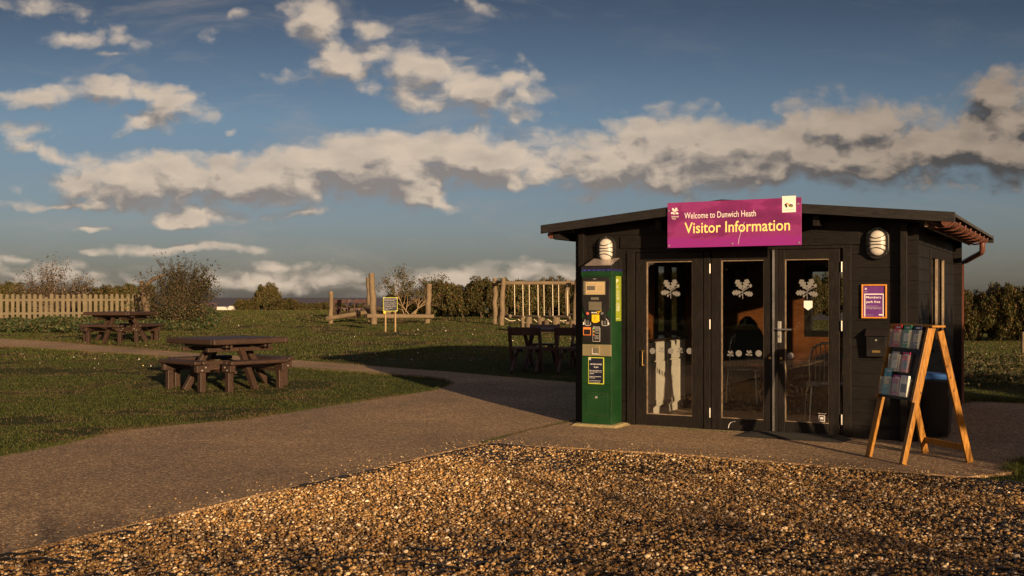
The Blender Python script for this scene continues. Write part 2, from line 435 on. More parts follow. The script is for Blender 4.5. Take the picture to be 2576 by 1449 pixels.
PATH = [(-7, -2), (-5.2, 1.3), (-2.74, 5.75), (-.275, 10.16), (1.442, 9.45), (3.5, 8.24), (3.95, 8.45), (4.25, 8.95), (4.9, 9.5), (9, 11.2), (14, 12.6), (14, 16),
        (6.6, 13.9), (6.0, 14.3), (4.4, 14.8), (3.0, 16.2), (2.2, 17.0)]
PATH += [P(1450, 966), P(1300, 953), P(1150, 940), P(1000, 929), P(860, 918), P(740, 908), P(560, 896), P(400, 884), P(200, 868), P(0, 853), P(-300, 836),
         P(-300, 852), P(0, 873), P(200, 884), P(400, 899), P(700, 925), P(850, 936), P(960, 944), P(1060, 950), P(1115, 957), P(1135, 967), P(1118, 977), P(1085, 986), P(1000, 1000),
         P(900, 1014), P(800, 1030), P(620, 1060), P(450, 1073), P(300, 1090), P(130, 1130), P(0, 1155), (-5.6, 5), (-7.6, 0), (-8.6, -4)]
PATHJ = resample(PATH, .3, .018, 3)
sheet('path', PATHJ, .024, M['path'], 1.0, .03)
GRAVEL = [(-.275, 10.16), (1.442, 9.45), (3.5, 8.24), (6.5, 6.5), (8, 5.6), (8, -3), (-7.55, -3), (-7, -2), (-5.2, 1.3), (-2.74, 5.75)]
GB = [(-.275, 10.17), (1.442, 9.46), (3.5, 8.25), (6.5, 6.51), (8, 5.6), (8, -3), (-7.6, -3), (-7, -2), (-5.2, 1.3), (-2.75, 5.75)]
sheet('gravel_bed', GB, .004, M['bed'])
# weathered concrete edging left of and above the gravel
def ribbon(name, pts, w, off, mat, jit=.006, seed=1):
    pts = resample(pts + [pts[-1]], .12, jit, seed, closed=False) + [pts[-1]]
    vs = []; fs = []
    for i, p in enumerate(pts):
        a = pts[max(0, i - 1)]; b = pts[min(len(pts) - 1, i + 1)]; L = math.hypot(b[0] - a[0], b[1] - a[1]) or 1
        nx, ny = -(b[1] - a[1]) / L, (b[0] - a[0]) / L
        ww = w * random.uniform(.7, 1.25) / 2
        for s_ in (-1, 1):
            x, y = p[0] + nx * ww * s_, p[1] + ny * ww * s_; vs.append((x, y, float(tz(x, y)) + off))
    for i in range(len(pts) - 1): fs.append((2 * i, 2 * i + 2, 2 * i + 3, 2 * i + 1))
    me = bpy.data.meshes.new(name); me.from_pydata(vs, [], fs); me.update()
    return tag(link(name, me, mat), kind='structure')
JOINT = [(-.275, 10.17), P(1330, 1088), P(1400, 1073), P(1452, 1062)]
ribbon('path_joint', JOINT, .035, .028, M['soil'])
ribbon('path_crack', [P(1135, 968), P(1230, 972), P(1340, 977), P(1452, 984)], .018, .028, M['soil'], .004, 2)

# ------------------------------------------------------------------ numpy scatter meshes
def fast_mesh(name, V, Fc, C, mat, smooth=False, parent=None):
    me = bpy.data.meshes.new(name); k = Fc.shape[1]
    me.vertices.add(len(V)); me.vertices.foreach_set('co', V.astype(np.float32).ravel())
    me.loops.add(Fc.size); me.loops.foreach_set('vertex_index', Fc.astype(np.int32).ravel())
    me.polygons.add(len(Fc)); me.polygons.foreach_set('loop_start', np.arange(0, Fc.size, k, dtype=np.int32))
    if smooth: me.polygons.foreach_set('use_smooth', np.ones(len(Fc), bool))
    ca = me.color_attributes.new('Col', 'FLOAT_COLOR', 'POINT')
    c4 = np.ones((len(V), 4), np.float32); c4[:, :3] = C; ca.data.foreach_set('color', c4.ravel())
    me.update(calc_edges=True); me.validate()
    return link(name, me, mat, parent)
def leaves(cen, size, rng, col, aspect=1.6, upbias=0.0):
    n = len(cen)
    d = rng.normal(size=(n, 3)); d[:, 2] += upbias; d /= np.linalg.norm(d, axis=1)[:, None]
    e = rng.normal(size=(n, 3)); e -= (e * d).sum(1)[:, None] * d; e /= np.linalg.norm(e, axis=1)[:, None]
    s = size * rng.uniform(.6, 1.35, n)[:, None]
    V = np.stack([cen - d * s * aspect * .5, cen + e * s * .5, cen + d * s * aspect * .5, cen - e * s * .5], 1).reshape(-1, 3)
    Fc = np.arange(4 * n).reshape(n, 4)
    return V, Fc, np.repeat(col, 4, 0)
def pal(rng, n, cols, w=None, var=.25):
    cols = np.array(cols); i = rng.choice(len(cols), n, p=w)
    return cols[i] * rng.uniform(1 - var, 1 + var, (n, 1))

# pebbles
def pebbles():
    rng = np.random.default_rng(5)
    bm = bmesh.new(); bmesh.ops.create_icosphere(bm, subdivisions=1, radius=1)
    bv = np.array([v.co[:] for v in bm.verts]); bf = np.array([[v.index for v in f.verts] for f in bm.faces]); bm.free()
    n = 320000
    x = rng.uniform(-5.6, 6.6, n); y = 10.3 - 6.4 * rng.random(n)
    keep = inpoly(x, y, [(-.275, 10.135), (1.442, 9.425), (3.5, 8.215), (6.5, 6.475), (8, 5.6), (8, -3), (-7.5, -3), (-6.97, -2), (-5.17, 1.3), (-2.715, 5.75)]) & (np.abs(x) < .52 * y + 1.0)
    x, y = x[keep], y[keep]
    # thin out the part the photograph does not show
    n = len(x); size = rng.lognormal(-4.80, .40, n).clip(.0045, .021)
    asp = rng.uniform(.65, 1.0, (n, 1)); fl = rng.uniform(.45, .8, (n, 1))
    sc = np.concatenate([np.ones((n, 1)), asp, fl], 1) * size[:, None]
    V = bv[None] * (1 + rng.uniform(-.20, .20, (n, 12, 1))) * sc[:, None, :]
    a = rng.uniform(0, 2 * math.pi, n); t = rng.normal(0, .35, n); t2 = rng.normal(0, .35, n)
    ct, st = np.cos(t)[:, None], np.sin(t)[:, None]
    X, Y, Z = V[..., 0], V[..., 1], V[..., 2]
    Y, Z = Y * ct - Z * st, Y * st + Z * ct
    ct, st = np.cos(t2)[:, None], np.sin(t2)[:, None]
    X, Z = X * ct + Z * st, -X * st + Z * ct
    ca, sa = np.cos(a)[:, None], np.sin(a)[:, None]
    X, Y = X * ca - Y * sa, X * sa + Y * ca
    low = .5 + .5 * np.sin(x * 1.7 + np.sin(y * 1.3) * 2) * np.sin(y * 2.1 + x)
    hump = .003 + .008 * low + rng.uniform(0, .018, n)
    def dl(a, b): L = math.hypot(b[0] - a[0], b[1] - a[1]); return np.abs((b[0] - a[0]) * (a[1] - y) - (a[0] - x) * (b[1] - a[1])) / L
    de = np.minimum(np.minimum(dl(GRAVEL[0], GRAVEL[1]), dl(GRAVEL[1], GRAVEL[2])), dl(GRAVEL[-1], GRAVEL[0]))
    hump = (hump - .006) * np.clip(.40 + de / .35, 0, 1) + .006
    V = np.stack([X + x[:, None], Y + y[:, None], Z + hump[:, None]], 2).reshape(-1, 3)
    Fc = (bf[None] + (np.arange(n) * 12)[:, None, None]).reshape(-1, 3)
    c = pal(rng, n, [(.36, .235, .10), (.25, .155, .07), (.50, .37, .20), (.12, .078, .04), (.64, .54, .40), (.16, .13, .10), (.36, .21, .08), (.80, .71, .58), (.045, .036, .03)],
            [.20, .19, .14, .15, .09, .09, .07, .035, .035], .3)
    # a few stones kicked over the edge onto the path
    o = fast_mesh('gravel', V, Fc, np.repeat(c * np.array([.90, .79, .64]), 12, 0).clip(0, .95), M['stone'])
    tag(o, 'loose golden and brown flint gravel spread over the foreground', 'gravel', kind='stuff')
pebbles()
def strays():
    rng = np.random.default_rng(15); e = np.array(resample([(-4.2, 3.1), (-2.74, 5.75), (-.275, 10.16), (1.442, 9.45), (3.5, 8.24), (5, 7.4)], .05, 0, 0, closed=False))
    n = 900; q = e[rng.integers(0, len(e), n)]; off = np.abs(rng.normal(0, .22, n)) ** 1.3 + .01; x = q[:, 0] + rng.normal(0, .1, n); y = q[:, 1] + off
    x = x - off * .6 * (q[:, 0] < -.3); k = ~inpoly(x, y, GRAVEL) & inpoly(x, y, PATH); x, y = x[k], y[k]; n = len(x)
    bm = bmesh.new(); bmesh.ops.create_icosphere(bm, subdivisions=1, radius=1); bv = np.array([v.co[:] for v in bm.verts]); bf = np.array([[v.index for v in f.verts] for f in bm.faces]); bm.free()
    sz = rng.uniform(.003, .010, (n, 1, 1)); V = bv[None] * (1 + rng.uniform(-.2, .2, (n, 12, 1))) * sz * np.array([1, .85, .6])
    V = V + np.stack([x, y, .024 + sz[:, 0, 0] * .4], 1)[:, None, :]; Fc = (bf[None] + (np.arange(n) * 12)[:, None, None]).reshape(-1, 3)
    c = pal(rng, n, [(.38, .22, .085), (.27, .15, .06), (.52, .36, .18), (.13, .075, .035), (.6, .5, .36)], None, .3)
    tag(fast_mesh('loose_stones', V.reshape(-1, 3), Fc, np.repeat(c * .66, 12, 0), M['stone']), 'stray pebbles kicked from the gravel onto the path edge', 'pebbles', kind='stuff')
strays()
# plastic grid that holds the gravel
mb = MB()
ux, uy = .885, -.465; vx, vy = -.40, -.9165   # along the apron edge / towards the camera
O = (-.275, 10.16)
gr = random.Random(4)
def gseg(p, q, h):
    dx, dy = q[0] - p[0], q[1] - p[1]; L = math.hypot(dx, dy); nx, ny = -dy / L * .003, dx / L * .003
    mb.hexa([(p[0] - nx, p[1] - ny, .008), (q[0] - nx, q[1] - ny, .008), (q[0] + nx, q[1] + ny, .008), (p[0] + nx, p[1] + ny, .008),
             (p[0] - nx, p[1] - ny, h), (q[0] - nx, q[1] - ny, h), (q[0] + nx, q[1] + ny, h), (p[0] + nx, p[1] + ny, h)])
st = .085
pts = {}
for i in range(0, 78):
    for j in range(0, 70):
        x = O[0] + ux * i * st - .515 * j * st; y = O[1] + uy * i * st - .857 * j * st
        ex = i * st; ey = j * st
        edge = (ey < .75 + .45 * math.sin(ex * 1.3)) or (ex < .12) or (x > 2.3 and math.sin(x * 2.2 + y * 3.1) > -.55) or (y < 6.3 + .4 * math.sin(x * 1.9) and gr.random() < .45)
        if not edge or gr.random() < .12: continue
        if y < 4.0 or abs(x) > .52 * y + 1 or not bool(inpoly(np.array([x]), np.array([y]), GRAVEL)[0]): continue
        h = .026 + gr.uniform(-.004, .004)
        gseg((x, y), (x + ux * st, y + uy * st), h)
        gseg((x, y), (x - .515 * st, y - .857 * st), h)
o = mb.build('gravel_grid', M['black_plastic'], fixn=False); tag(o, 'black plastic cell grid showing through the foreground gravel', 'gravel grid', kind='stuff')

# turf blades
def grass(name, x, y, hgt, wid, label, seed, cols=None, w=None, cat='grass'):
    rng = np.random.default_rng(seed); n = len(x)
    a = rng.uniform(0, 2 * math.pi, n); h = hgt * rng.uniform(.45, 1.3, n); ww = wid * rng.uniform(.6, 1.3, n)
    lean = rng.normal(0, .45, (n, 2)) * h[:, None]
    z = tz(x, y)
    b0 = np.stack([x - np.cos(a) * ww / 2, y - np.sin(a) * ww / 2, z], 1); b1 = np.stack([x + np.cos(a) * ww / 2, y + np.sin(a) * ww / 2, z], 1)
    tp = np.stack([x + lean[:, 0], y + lean[:, 1], z + h], 1)
    V = np.stack([b0, b1, tp], 1).reshape(-1, 3); Fc = np.arange(3 * n).reshape(n, 3)
    wf = .6 * vnoise(x, y, 1.1, 11) + .4 * vnoise(x, y * 1.5, .35, 12)
    c = pal(rng, n, cols or [(.056, .069, .013), (.084, .094, .020), (.040, .050, .011), (.15, .112, .05)], w or [.44, .29, .21, .06], .3)
    if cols is None:
        br = rng.random(n) < sstep(.50, .64, wf) * .9; c[br] = np.array([.135, .092, .045]) * rng.uniform(.6, 1.3, (int(br.sum()), 1)); h = h * np.where(wf > .57, .55, 1)
    o = fast_mesh(name, V, Fc, np.repeat(c, 3, 0), M['blade'])
    return tag(o, label, cat, kind='stuff')
def vnoise(x, y, s, seed):
    r = np.random.default_rng(seed); g = r.random((256, 256))
    u = x / s + 1000; v = y / s + 1000; i = np.floor(u).astype(int); j = np.floor(v).astype(int); fu = u - i; fv = v - j
    fu = fu * fu * (3 - 2 * fu); fv = fv * fv * (3 - 2 * fv)
    return (g[i % 256, j % 256] * (1 - fu) + g[(i + 1) % 256, j % 256] * fu) * (1 - fv) + (g[i % 256, (j + 1) % 256] * (1 - fu) + g[(i + 1) % 256, (j + 1) % 256] * fu) * fv
CORN = [(.66, 11.9), (3.9, 10.15), (5.8, 13.7), (2.6, 15.4)]
def lawn_pts(n, y0, y1, seed, wear=True, margin=1.0):
    rng = np.random.default_rng(seed)
    y = y0 + (y1 - y0) * rng.random(n) ** 1.0
    x = rng.uniform(-1, 1, n) * (.49 * y + margin)
    k = ~inpoly(x, y, PATH) & ~inpoly(x, y, GRAVEL) & ~inpoly(x, y, CORN)
    if wear:
        d = .6 * vnoise(x, y, 1.1, 11) + .4 * vnoise(x, y * 1.5, .35, 12)
        k &= rng.random(n) < sstep(.66, .52, d) * .97 + .03 if False else rng.random(n) < np.clip((.72 - d) / .16, .12, 1)
    return x[k], y[k]
x, y = lawn_pts(420000, 8.0, 21, 1); grass('near_turf', x, y, .020, .006, 'short mown grass around the nearest picnic table', 21)
x, y = lawn_pts(260000, 21, 40, 2); grass('middle_turf', x, y, .035, .014, 'short mown grass beyond the narrow path', 22)
x, y = lawn_pts(150000, 40, 66, 3); grass('far_turf', x, y, .05, .03, 'short mown grass around the play logs', 23)
# ragged tufts along the path edges and joints
def edge_tufts(name, pts, n, spread, h, label, seed):
    h = h + .018
    rng = np.random.default_rng(seed); q = resample(pts, .05, 0, 0, closed=False); q = np.array(q)
    i = rng.integers(0, len(q), n); x = q[i, 0] + rng.normal(0, spread, n); y = q[i, 1] + rng.normal(0, spread, n)
    grass(name, x, y, h, .006, label, seed)
i0 = len(PATH)
edge_tufts('path_edge_grass', [P(1450, 966), P(1150, 940), P(740, 908), P(400, 884), P(0, 853)], 9000, .04, .035, 'ragged grass along the far edge of the narrow path', 31)
edge_tufts('lawn_edge_grass', [P(0, 873), P(400, 899), P(700, 925), P(960, 944), P(1060, 950), P(1115, 957), P(1135, 967), P(1118, 977), P(1085, 986), P(1000, 1000), P(800, 1030), P(620, 1060), P(450, 1073), P(300, 1090), P(130, 1130), P(0, 1155), (-5.6, 5)], 22000, .03, .03,
           'ragged grass along the near lawn edge beside the wide path', 32)
edge_tufts('joint_grass', JOINT, 2600, .014, .022, 'thin grass growing in the path joint before the machine', 33)
edge_tufts('corner_grass', [(3.95, 8.5), (4.25, 8.95), (4.9, 9.5)], 2500, .04, .05, 'dark grass patch at the right edge of the apron', 34)
edge_tufts('wall_foot_grass', [(6.6, 13.9), (6.0, 14.2), (5.75, 13.9), (5.6, 13.8)], 3000, .08, .09, 'long grass at the far right corner of the cabin', 35)
# fallen leaves / daisies scattered on the lawn
rng = np.random.default_rng(77); n = 620
y = rng.uniform(19, 58, n); x = rng.uniform(-1, 1, n) * .48 * y
k = ~inpoly(x, y, PATH) & ~inpoly(x, y, CORN) & (vnoise(x, y, 5, 5) > .38); x, y = x[k], y[k]
cen = np.stack([x, y, tz(x, y) + .022], 1)
V, Fc, C = leaves(cen, .024, rng, pal(rng, len(x), [(.75, .70, .58), (.60, .48, .22), (.8, .78, .72)], [.5, .2, .3], .1), 1.3, .0)
tag(fast_mesh('fallen_leaves', V, Fc, C, M['leaf']), 'tiny pale fallen leaves and daisies scattered on the lawn', 'fallen leaves', kind='stuff')

# ------------------------------------------------------------------ cabin
LX, LY = .707, 11.92
A0 = math.atan2(-.4757, .8795)
def SX(px, n=0.0):
    k = (px - CX) / F; x0 = LX - .4757 * n; y0 = LY - .8795 * n
    return (k * y0 - x0) / (.8795 + .4757 * k)
def SZ(py, s, n=0.0): return CAMH + (HY - py) * (LY - .8795 * n - .4757 * s) / F
def W(s, d, z=0): return (LX + .8795 * s + .4757 * d, LY - .4757 * s + .8795 * d, z)
cabin = thing('visitor_cabin', 'black timber cabin with a low gable roof and three glazed doors', 'cabin', (LX, LY, 0), A0)
DEP = 3.85; WID = 3.59; XR = 3.50; XL = .07
def roofz(s): return 2.385 - .0957 * abs(s - 1.77)
HB = .1285
def boards(axis, a0, a1, t0, t1, openings, mat, name, gable=False, ztop=2.08, pitch=HB):
    """horizontal boards along an axis; t0..t1 thickness; openings (a0,a1,z0,z1)"""
    m = MB(); z = .02
    while z < 2.34:
        z1 = z + pitch - .007
        cuts = sorted(set([a0, a1] + [c for o in openings for c in (o[0], o[1]) if a0 < c < a1]))
        if gable: cuts = sorted(set(cuts + ([1.77] if a0 < 1.77 < a1 else []) + [a0 + (a1 - a0) * i / 8 for i in range(9)]))
        for b0, b1 in zip(cuts, cuts[1:]):
            mid = (b0 + b1) / 2
            # split the board at an opening's top and bottom edge
            zz = [(z, z1)]
            for o in openings:
                if o[0] < mid < o[1]:
                    nz = []
                    for q0, q1 in zz:
                        if q0 < o[2]: nz.append((q0, min(q1, o[2])))
                        if q1 > o[3]: nz.append((max(q0, o[3]), q1))
                    zz = nz
            for q0, q1 in zz:
                if q1 - q0 < .004: continue
                ta = min(q1, (roofz(b0) - .055) if gable else ztop); tb = min(q1, (roofz(b1) - .055) if gable else ztop)
                if ta <= q0 + .002 or tb <= q0 + .002: continue
                if axis == 'x': m.hexa([(b0, t0, q0), (b1, t0, q0), (b1, t1, q0), (b0, t1, q0), (b0, t0, ta), (b1, t0, tb), (b1, t1, tb), (b0, t1, ta)])
                else: m.hexa([(t0, b0, q0), (t1, b0, q0), (t1, b1, q0), (t0, b1, q0), (t0, b0, ta), (t1, b0, ta), (t1, b1, tb), (t0, b1, tb)])
            for q0, q1 in [(z1 - .002, z + pitch + .002)]:
                if any(o[0] < mid < o[1] and q1 > o[2] and q0 < o[3] for o in openings): continue
                if q1 > ((roofz(b0) if roofz(b0) < roofz(b1) else roofz(b1)) - .06 if gable else ztop): continue
                u0, u1 = t0 + (t1 - t0) * .22, t1 - (t1 - t0) * .22
                if axis == 'x': m.box(b0, b1, u0, u1, q0, q1)
                else: m.box(u0, u1, b0, b1, q0, q1)
        z += pitch
    return m.build(name, mat, cabin)
dA, dB = SX(1579), SX(2142)
DT = 1.915
doorop = (dA, dB, .0, DT)
w_front = boards('x', 0, XL, .0, .045, [], M['board_x'], 'wall', True)            # log ends past the left side wall
w2 = boards('x', .135, 3.44, 0, .045, [doorop], M['board_x'], 'wall', True)
w3 = boards('x', XR, WID, 0, .045, [], M['board_x'], 'wall', True)
winR = (1.55, 2.78, .87, 1.89); winL = (2.15, 3.2, .90, 1.86); winB = (1.66, 2.75, .90, 1.80)
boards('y', .045, DEP, XR - .045, XR, [winR], M['board_y'], 'wall')
boards('y', .045, DEP, XL, XL + .045, [winL], M['board_y'], 'wall')
boards('x', 0, WID, DEP, DEP + .045, [winB], M['board_x'], 'wall', True)
boards('x', .15, 3.42, .047, .060, [doorop], M['pine'], 'lining', True)
boards('x', .15, 3.42, DEP - .020, DEP - .004, [winB], M['pine'], 'lining', True)
boards('y', .06, DEP - .02, .117, .130, [winL], M['pine'], 'lining')
boards('y', .06, DEP - .02, XR - .062, XR - .048, [winR], M['pine'], 'lining')
# projecting ends of the side walls, front and back
for s0, s1 in ((XL, .135), (3.44, XR)):
    m = MB(); m.hexa([(s0, -.085, .0), (s1, -.085, .0), (s1, .04, .0), (s0, .04, .0)] + [(a, b, roofz(a) - .055) for a, b in ((s0, -.085), (s1, -.085), (s1, .04), (s0, .04))])
    m.build('corner_post', M['board_z'], cabin, .003)
for s0, s1 in ((XL, .135), (3.44, XR)):
    m = MB(); m.hexa([(s0, DEP + .045, 0), (s1, DEP + .045, 0), (s1, DEP + .13, 0), (s0, DEP + .13, 0)] + [(a, b, roofz(a) - .055) for a, b in ((s0, DEP + .045), (s1, DEP + .045), (s1, DEP + .13), (s0, DEP + .13))])
    m.build('corner_post', M['board_z'], cabin, .003)
MB().box(.13, 3.43, .06, DEP - .02, .0, .03).build('floor', M['pine_dark'], cabin)
# raised boards over the door opening, either side of the sign
m = MB(); m.box(SX(1562), SX(1690), -.018, -.001, SZ(625, SX(1562)), SZ(595, SX(1562)))
m.box(SX(2010), SX(2164), -.018, -.001, SZ(616, SX(2100)), SZ(584, SX(2100)))
m.box(SX(1690), SX(2010), -.016, -.001, SZ(625, SX(1690)), SZ(590, SX(1690)))
m.build('lintel', M['board_x'], cabin, .002)
# roof
e0, e1, yf, yb, rg = -.27, 3.95, -.33, 4.02, 1.77
rf = MB()
for a, b in ((e0, rg), (rg, e1)):
    za, zb = roofz(a) - .012, roofz(b) - .012
    rf.hexa([(a, yf + .03, za - .028), (b, yf + .03, zb - .028), (b, yb - .03, zb - .028), (a, yb - .03, za - .028), (a, yf + .03, za), (b, yf + .03, zb), (b, yb - .03, zb), (a, yb - .03, za)])
roof = rf.build('roof', M['felt'], cabin)
for yy in (yf, yb - .025):
    m = MB()
    for a, b in ((e0, rg), (rg, e1)):
        m.hexa([(a, yy, roofz(a) - .092), (b, yy, roofz(b) - .092), (b, yy + .025, roofz(b) - .092), (a, yy + .025, roofz(a) - .092),
                (a, yy, roofz(a)), (b, yy, roofz(b)), (b, yy + .025, roofz(b)), (a, yy + .025, roofz(a))])
    m.build('fascia', M['fascia'], roof, .002)
for px in (1655, 2052):
    s0 = SX(px, .2); MB().box(s0 - .03, s0 + .03, -.20, .0, roofz(s0) - .20, roofz(s0) - .055).build('purlin_end', M['board_z'], roof, .004)
for s0 in (-.03, 3.62): 
    pass
MB().hexa([(-.16, -.22, 2.035), (-.10, -.22, 2.035), (-.10, yb - .1, 2.035), (-.16, yb - .1, 2.035), (-.16, -.22, 2.13), (-.10, -.22, 2.13), (-.10, yb - .1, 2.13), (-.16, yb - .1, 2.13)]).build('eave_batten', M['board_y'], roof, .002)
MB().box(3.675, 3.70, -.22, yb - .15, 2.055, 2.150).build('eave_batten', M['bead'], roof, .002)
# soffit between wall and batten
MB().box(3.50, 3.676, -.20, yb - .15, 2.115, 2.13).build('soffit', M['board_y'], roof)
MB().box(-.10, .07, -.20, yb - .15, 2.115, 2.13).build('soffit', M['board_y'], roof)
def gutter(sc, zc, y0, y1):
    g = MB(); n = 9; r = .052; vs = []; fs = []
    for y in (y0, y1):
        for rr in (r, r - .005):
            for k in range(n):
                a = math.pi + math.pi * k / (n - 1); vs.append((sc + rr * math.cos(a), y, zc + rr * math.sin(a)))
    for k in range(n - 1):
        fs += [(k, k + 1, 2 * n + k + 1, 2 * n + k), (n + k, 3 * n + k, 3 * n + k + 1, n + k + 1), (k, n + k, n + k + 1, k + 1)]
        fs += [(2 * n + k, 2 * n + k + 1, 3 * n + k + 1, 3 * n + k)]
    fs += [(0, 2 * n, 3 * n, n), (n - 1, 2 * n - 1, 4 * n - 1, 3 * n - 1)]
    g.add(vs, fs)
    for y in (y0, y1): g.knob(sc, zc - .012, .045, y - .004, y + .004)
    o = g.build('gutter', M['gutter'], roof)
    return o
gu = gutter(3.86, 2.115, -.20, 3.55)
for k in range(8):
    y = -.15 + k * .52; b = MB()
    b.tube([(3.70, y, 2.065), (3.78, y, 2.05), (3.83, y, 2.055), (3.88, y, 2.055), (3.915, y, 2.085), (3.922, y, 2.125)], .010, 6)
    b.build('gutter_bracket', M['gutter'], gu)
gutter(-.20, 2.10, -.2, 3.55)
dp = MB(); dp.tube([(3.86, 3.50, 2.08), (3.86, 3.50, 1.98), (3.85, 3.52, 1.95), (3.62, 3.98, 1.86), (3.57, 4.02, 1.83), (3.57, 4.03, .05)], .033, 10)
dp.build('downpipe', M['gutter'], roof)
# windows
def window(kind, a0, a1, z0, z1, pos, n, inside):
    """kind 'y': in a side wall at x=pos; 'x': back wall at y=pos"""
    f = MB(); g = MB(); fr = .055
    def bx(mb_, p, q, zz0, zz1, t0, t1):
        if kind == 'y': mb_.box(t0, t1, p, q, zz0, zz1)
        else: mb_.box(p, q, t0, t1, zz0, zz1)
    t0, t1 = (pos - .075, pos + .018) if inside < 0 else (pos - .018, pos + .075)
    bx(f, a0 - .03, a0 + fr, z0 - .03, z1 + .03, t0, t1); bx(f, a1 - fr, a1 + .03, z0 - .03, z1 + .03, t0, t1)
    bx(f, a0 + fr, a1 - fr, z0 - .03, z0 + fr, t0, t1); bx(f, a0 + fr, a1 - fr, z1 - fr, z1 + .03, t0, t1)
    for i in range(1, n):
        c = a0 + (a1 - a0) * i / n; bx(f, c - .035, c + .035, z0 + fr, z1 - fr, t0 + .004, t1 - .004)
    o = f.build('window', M['board_z'], cabin, .003)
    tm = (t0 + t1) / 2
    if pos == XR:
        for i in range(n):
            for c in (a0 + (a1 - a0) * i / n + (fr if i == 0 else .035), a0 + (a1 - a0) * (i + 1) / n - (fr if i == n - 1 else .035) - .035):
                b_ = MB(); b_.box(t1 - .030, t1 - .006, c, c + .035, z0 + fr, z1 - fr); b_.build('sash', M['bead'], o, .002)  # tan strips paint the sunlit look of the stiles into the colour
    for i in range(n):
        p = a0 + (a1 - a0) * i / n + (fr if i == 0 else .035); q = a0 + (a1 - a0) * (i + 1) / n - (fr if i == n - 1 else .035)
        gg = MB(); bx(gg, p, q, z0 + fr, z1 - fr, tm - .002, tm + .002)
        gg.build('pane', M['glass'], o)
    sl = MB(); bx(sl, a0 - .05, a1 + .05, z0 - .06, z0 - .031, pos - (.0 if inside < 0 else .05), pos + (.05 if inside < 0 else .0)); sl.build('sill', M['board_z'], o, .003)
window('y', 1.55, 2.78, .87, 1.89, XR, 2, -1)
window('y', 2.15, 3.2, .90, 1.86, XL, 2, 1)
window('x', 1.66, 2.75, .90, 1.80, DEP + .045, 2, -1)
# door frame
m = MB(); zf0, zf1 = .03, DT
for p0, p1 in ((1579, 1598), (1772, 1788), (1943, 1957), (2121, 2142)):
    m.box(SX(p0), SX(p1), -.022, .05, zf0, zf1 - .03)
m.box(dA, dB, -.012, .05, zf1 - .03, zf1 - .001)
m.build('door_frame', M['board_z'], cabin, .003)
MB().box(SX(1945), SX(1950), -.034, -.022, .05, 1.88).build('draught_strip', M['steel'], cabin)
MB().box(dA, dB + .02, -.06, .05, .0, .028).build('threshold', M['bead'], cabin, .004)
def sticker(mb_, f): pass
doors = []
def door(px, gx, hinges, label=None):
    s0, s1 = SX(px[0]), SX(px[1]); g0, g1 = SX(gx[0]), SX(gx[1]); y0, y1 = -.012, .032
    gz0, gz1 = .150, 1.782
    d = MB(); d.box(s0, g0, y0, y1, .035, 1.880); d.box(g1, s1, y0, y1, .035, 1.880)
    d.box(g0, g1, y0 + .003, y1, .035, gz0); d.box(g0, g1, y0 + .003, y1, gz1, 1.880)
    o = d.build('door', M['board_z'], cabin, .003)
    if label: o['label'] = label
    g = MB(); g.box(g0, g1, .008, .012, gz0, gz1); g.build('pane', M['glass'], o)
    b = MB(); t = .009
    b.box(g0, g0 + t, -.004, .007, gz0, gz1); b.box(g1 - t, g1, -.004, .007, gz0, gz1)
    b.box(g0 + t, g1 - t, -.004, .007, gz0, gz0 + t); b.box(g0 + t, g1 - t, -.004, .007, gz1 - t, gz1)
    b.build('glazing_bead', M['bead'], o)  # lit edge round the glass, put into the bead colour
    for z in (1.70, 1.12, .20):
        if hinges: MB().tube([(SX(hinges), -.022, z - .05), (SX(hinges), -.022, z + .05)], .009, 8).build('hinge', M['galv'], o)
    return o, g0, g1
d1, a0_, a1_ = door((1600, 1770), (1627, 1743), None)
d2, b0_, b1_ = door((1790, 1942), (1815, 1923), 1787)
d3, c0_, c1_ = door((1958, 2113), (1975, 2087), 2118)
YG = .0055
for d, cpx in ((d1, 1687), (d2, 1868), (d3, 2030)):
    s = SX(cpx); mo = MB(); oak(mo, s, SZ(727, s), .205, YG, .00012); mo.build('leaf_emblem', M['frost'], d, fixn=False)
def dots(d, px, small):
    for p, py in px:
        s = SX(p); mo = MB(); mo.disc(s, SZ(py, s), .033, YG); mo.build('safety_dot', M['frost'], d, fixn=False)
    for p, py in small:
        s = SX(p); mo = MB(); oak(mo, s, SZ(py, s), .066, YG, .0001); mo.build('small_leaf_emblem', M['frost'], d, fixn=False)
dots(d1, [(1641, 883), (1687, 883), (1734, 883)], [(1664, 881), (1710, 882)])
dots(d2, [(1858, 889), (1908, 889)], [(1837, 890), (1884, 889)])
dots(d3, [(1988, 895)], [])
s = SX(2032); z = SZ(768, s); m = MB(); m.poly([(s - .04, z + .045), (s + .045, z + .045), (s + .045, z - .02), (s + .002, z - .05), (s - .04, z - .02)][::-1], YG)
m.build('notice_sticker', M['white'], d3, fixn=False)
s = SX(2067); z = SZ(1053, s); m = MB(); q = .030
for b in ((-q, q, q - .005, q), (-q, q, -q, -q + .005), (-q, -q + .005, -q + .005, q - .005), (q - .005, q, -q + .005, q - .005)):
    m.poly([(s + b[0], z + b[2]), (s + b[1], z + b[2]), (s + b[1], z + b[3]), (s + b[0], z + b[3])], YG)
m.poly([(s + a * .019, z + b * .019) for a, b in ((-1, .1), (-.75, .65), (-.4, .55), (.5, .5), (.95, .95), (.75, .3), (.7, -.9), (.45, -.9), (.4, -.2), (-.3, -.15), (-.35, -.9), (-.6, -.9), (-.6, .1))], YG)
text(m, 'Dogs welcome', s - .035, z + .042, .075, .011, YG)
m.build('dog_sticker', M['white'], d3, fixn=False)
